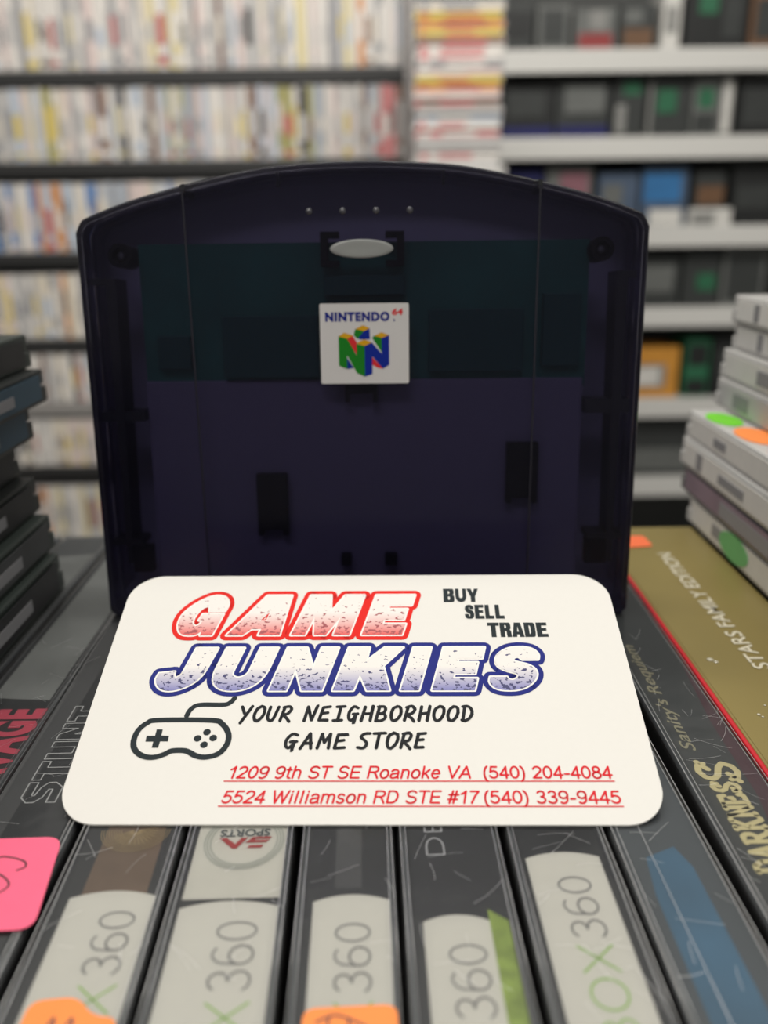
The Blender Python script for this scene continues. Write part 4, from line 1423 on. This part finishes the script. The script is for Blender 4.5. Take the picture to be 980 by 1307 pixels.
g_black, g_dark, g_grey = gp('black', (.014, .015, .015)), gp('dark', (.032, .035, .034)), gp('grey', (.11, .115, .11))
g_mid, g_white = gp('mid_grey', (.20, .20, .19)), gp('white', (.52, .51, .48))
g_blue, g_navy, g_green = gp('blue', (.03, .13, .30)), gp('navy', (.012, .014, .085)), gp('green', (.022, .11, .055))
g_red, g_pink, g_brown, g_orange = gp('red', (.22, .035, .035)), gp('mauve', (.20, .09, .11)), gp('brown', (.12, .065, .035)), gp('orange', (.48, .22, .035))
g_slate = gp('slate', (.06, .085, .13))
A_, B_, C_, D_, E_, F_ = UB
carton(.345, .43, A_, .13, .16, g_dark, [(.1, .9, .3, .8, g_black)], 'dark carton at the left end of the topmost right shelf')
carton(.44, .53, A_, .12, .16, g_grey, [(.15, .85, .2, .9, g_dark)], 'grey carton with dark window on the topmost right shelf')
carton(.545, .66, A_, .11, .14, g_grey, [(.1, .9, .04, .45, g_red), (.35, .75, .5, .95, g_mid)], 'grey carton with red lower band on the topmost right shelf')
carton(.67, .77, A_, .12, .16, g_dark, [(.1, .9, .1, .5, g_brown), (.1, .6, .6, .9, g_grey)], 'dark carton with brown band on the topmost right shelf')
carton(.785, .835, A_, .16, .14, g_white, [(.2, .8, .3, .7, g_mid)], 'narrow white carton on the topmost right shelf')
carton(.85, 1.02, A_, .17, .18, g_black, [(.2, .5, .55, .9, g_green), (.6, .9, .2, .8, g_dark)], 'black carton with green patch on the topmost right shelf')
carton(1.03, 1.16, A_, .16, .18, g_brown, [(.1, .9, .2, .8, g_dark)], 'brown carton at the right end of the topmost right shelf')

carton(.35, .50, B_, .15, .18, g_black, [(.02, .98, .02, .24, g_navy), (.1, .8, .4, .85, g_dark)], 'black carton with navy foot band, left end of the second right shelf')
carton(.505, .655, B_, .155, .18, g_dark, [(.02, .98, .02, .24, g_navy), (.15, .9, .45, .9, g_grey)], 'dark carton with navy foot band, second on the second right shelf')
carton(.665, .755, B_, .165, .18, g_dark, [(.3, .85, .7, .9, g_green), (.1, .4, .1, .55, g_mid)], 'dark carton with small green mark on the second right shelf')
carton(.765, .885, B_, .17, .18, g_dark, [(.2, .65, .4, .75, g_green), (.0, .08, .05, .9, g_mid)], 'dark carton with large green mark on the second right shelf')
carton(.89, .965, B_, .16, .18, g_grey, [(.2, .8, .5, .8, g_green), (.1, .9, .1, .4, g_dark)], 'grey carton with green mark on the second right shelf')
carton(.97, 1.005, B_, .165, .18, g_mid, [(.2, .8, .1, .9, g_white)], 'slim pale carton on the second right shelf')
carton(1.02, 1.16, B_, .16, .18, g_black, [(.1, .9, .2, .8, g_dark)], 'black carton at the right end of the second right shelf')

carton(.36, .475, C_, .16, .18, g_navy, [(.1, .9, .2, .8, g_black)], 'navy carton at the left end of the third right shelf')
carton(.485, .62, C_, .17, .18, g_grey, [(.3, .9, .45, .9, g_pink), (.1, .6, .05, .4, g_dark)], 'grey carton with mauve picture on the third right shelf')
carton(.64, .755, C_, .15, .18, g_slate, [(.1, .6, .4, .8, g_grey)], 'slate blue carton on the third right shelf')
carton(.765, .90, C_, .165, .18, g_slate, [(.05, .85, .42, .9, g_blue), (.2, .9, .03, .3, g_white)], 'carton with bright blue picture on the third right shelf')
carton(.92, 1.01, C_, .15, .18, g_dark, [(.1, .95, .4, .75, g_brown)], 'dark carton with brown picture on the third right shelf')
carton(.90, 1.02, C_, .05, .03, g_white, [(.05, .6, .1, .8, g_mid)], 'low white carton in front on the third right shelf', y=.0)
carton(1.03, 1.16, C_, .16, .18, g_black, [(.1, .9, .3, .7, g_dark)], 'black carton at the right end of the third right shelf')

carton(.74, .90, D_, .15, .18, g_dark, [(.1, .9, .3, .8, g_grey)], 'dark grey carton beside the cartridge on the fourth right shelf')
carton(.91, 1.02, D_, .16, .18, g_dark, [(.4, .9, .3, .6, g_green)], 'dark carton with dim green mark on the fourth right shelf')
carton(1.03, 1.16, D_, .17, .18, g_grey, [(.1, .9, .1, .9, g_dark)], 'grey carton at the right end of the fourth right shelf')

carton(.78, .925, E_, .155, .16, g_orange, [(.0, .72, .2, .66, g_mid), (.05, .6, .25, .6, g_white)], 'orange carton with white label on the fifth right shelf')
carton(.945, 1.02, E_, .18, .16, g_green, [(.1, .9, .55, .9, g_black), (.1, .9, .05, .3, g_black)], 'green carton beside the orange one on the fifth right shelf')
carton(1.03, 1.16, E_, .18, .16, g_black, [(.1, .9, .3, .8, g_dark)], 'black carton at the right end of the fifth right shelf')
carton(.76, 1.0, F_, .18, .2, g_dark, [(.05, .95, .1, .5, g_grey)], 'wide dark carton low on the sixth right shelf')
carton(1.01, 1.16, F_, .18, .2, g_black, [(.1, .9, .3, .8, g_dark)], 'black carton low at the right end of the sixth right shelf')
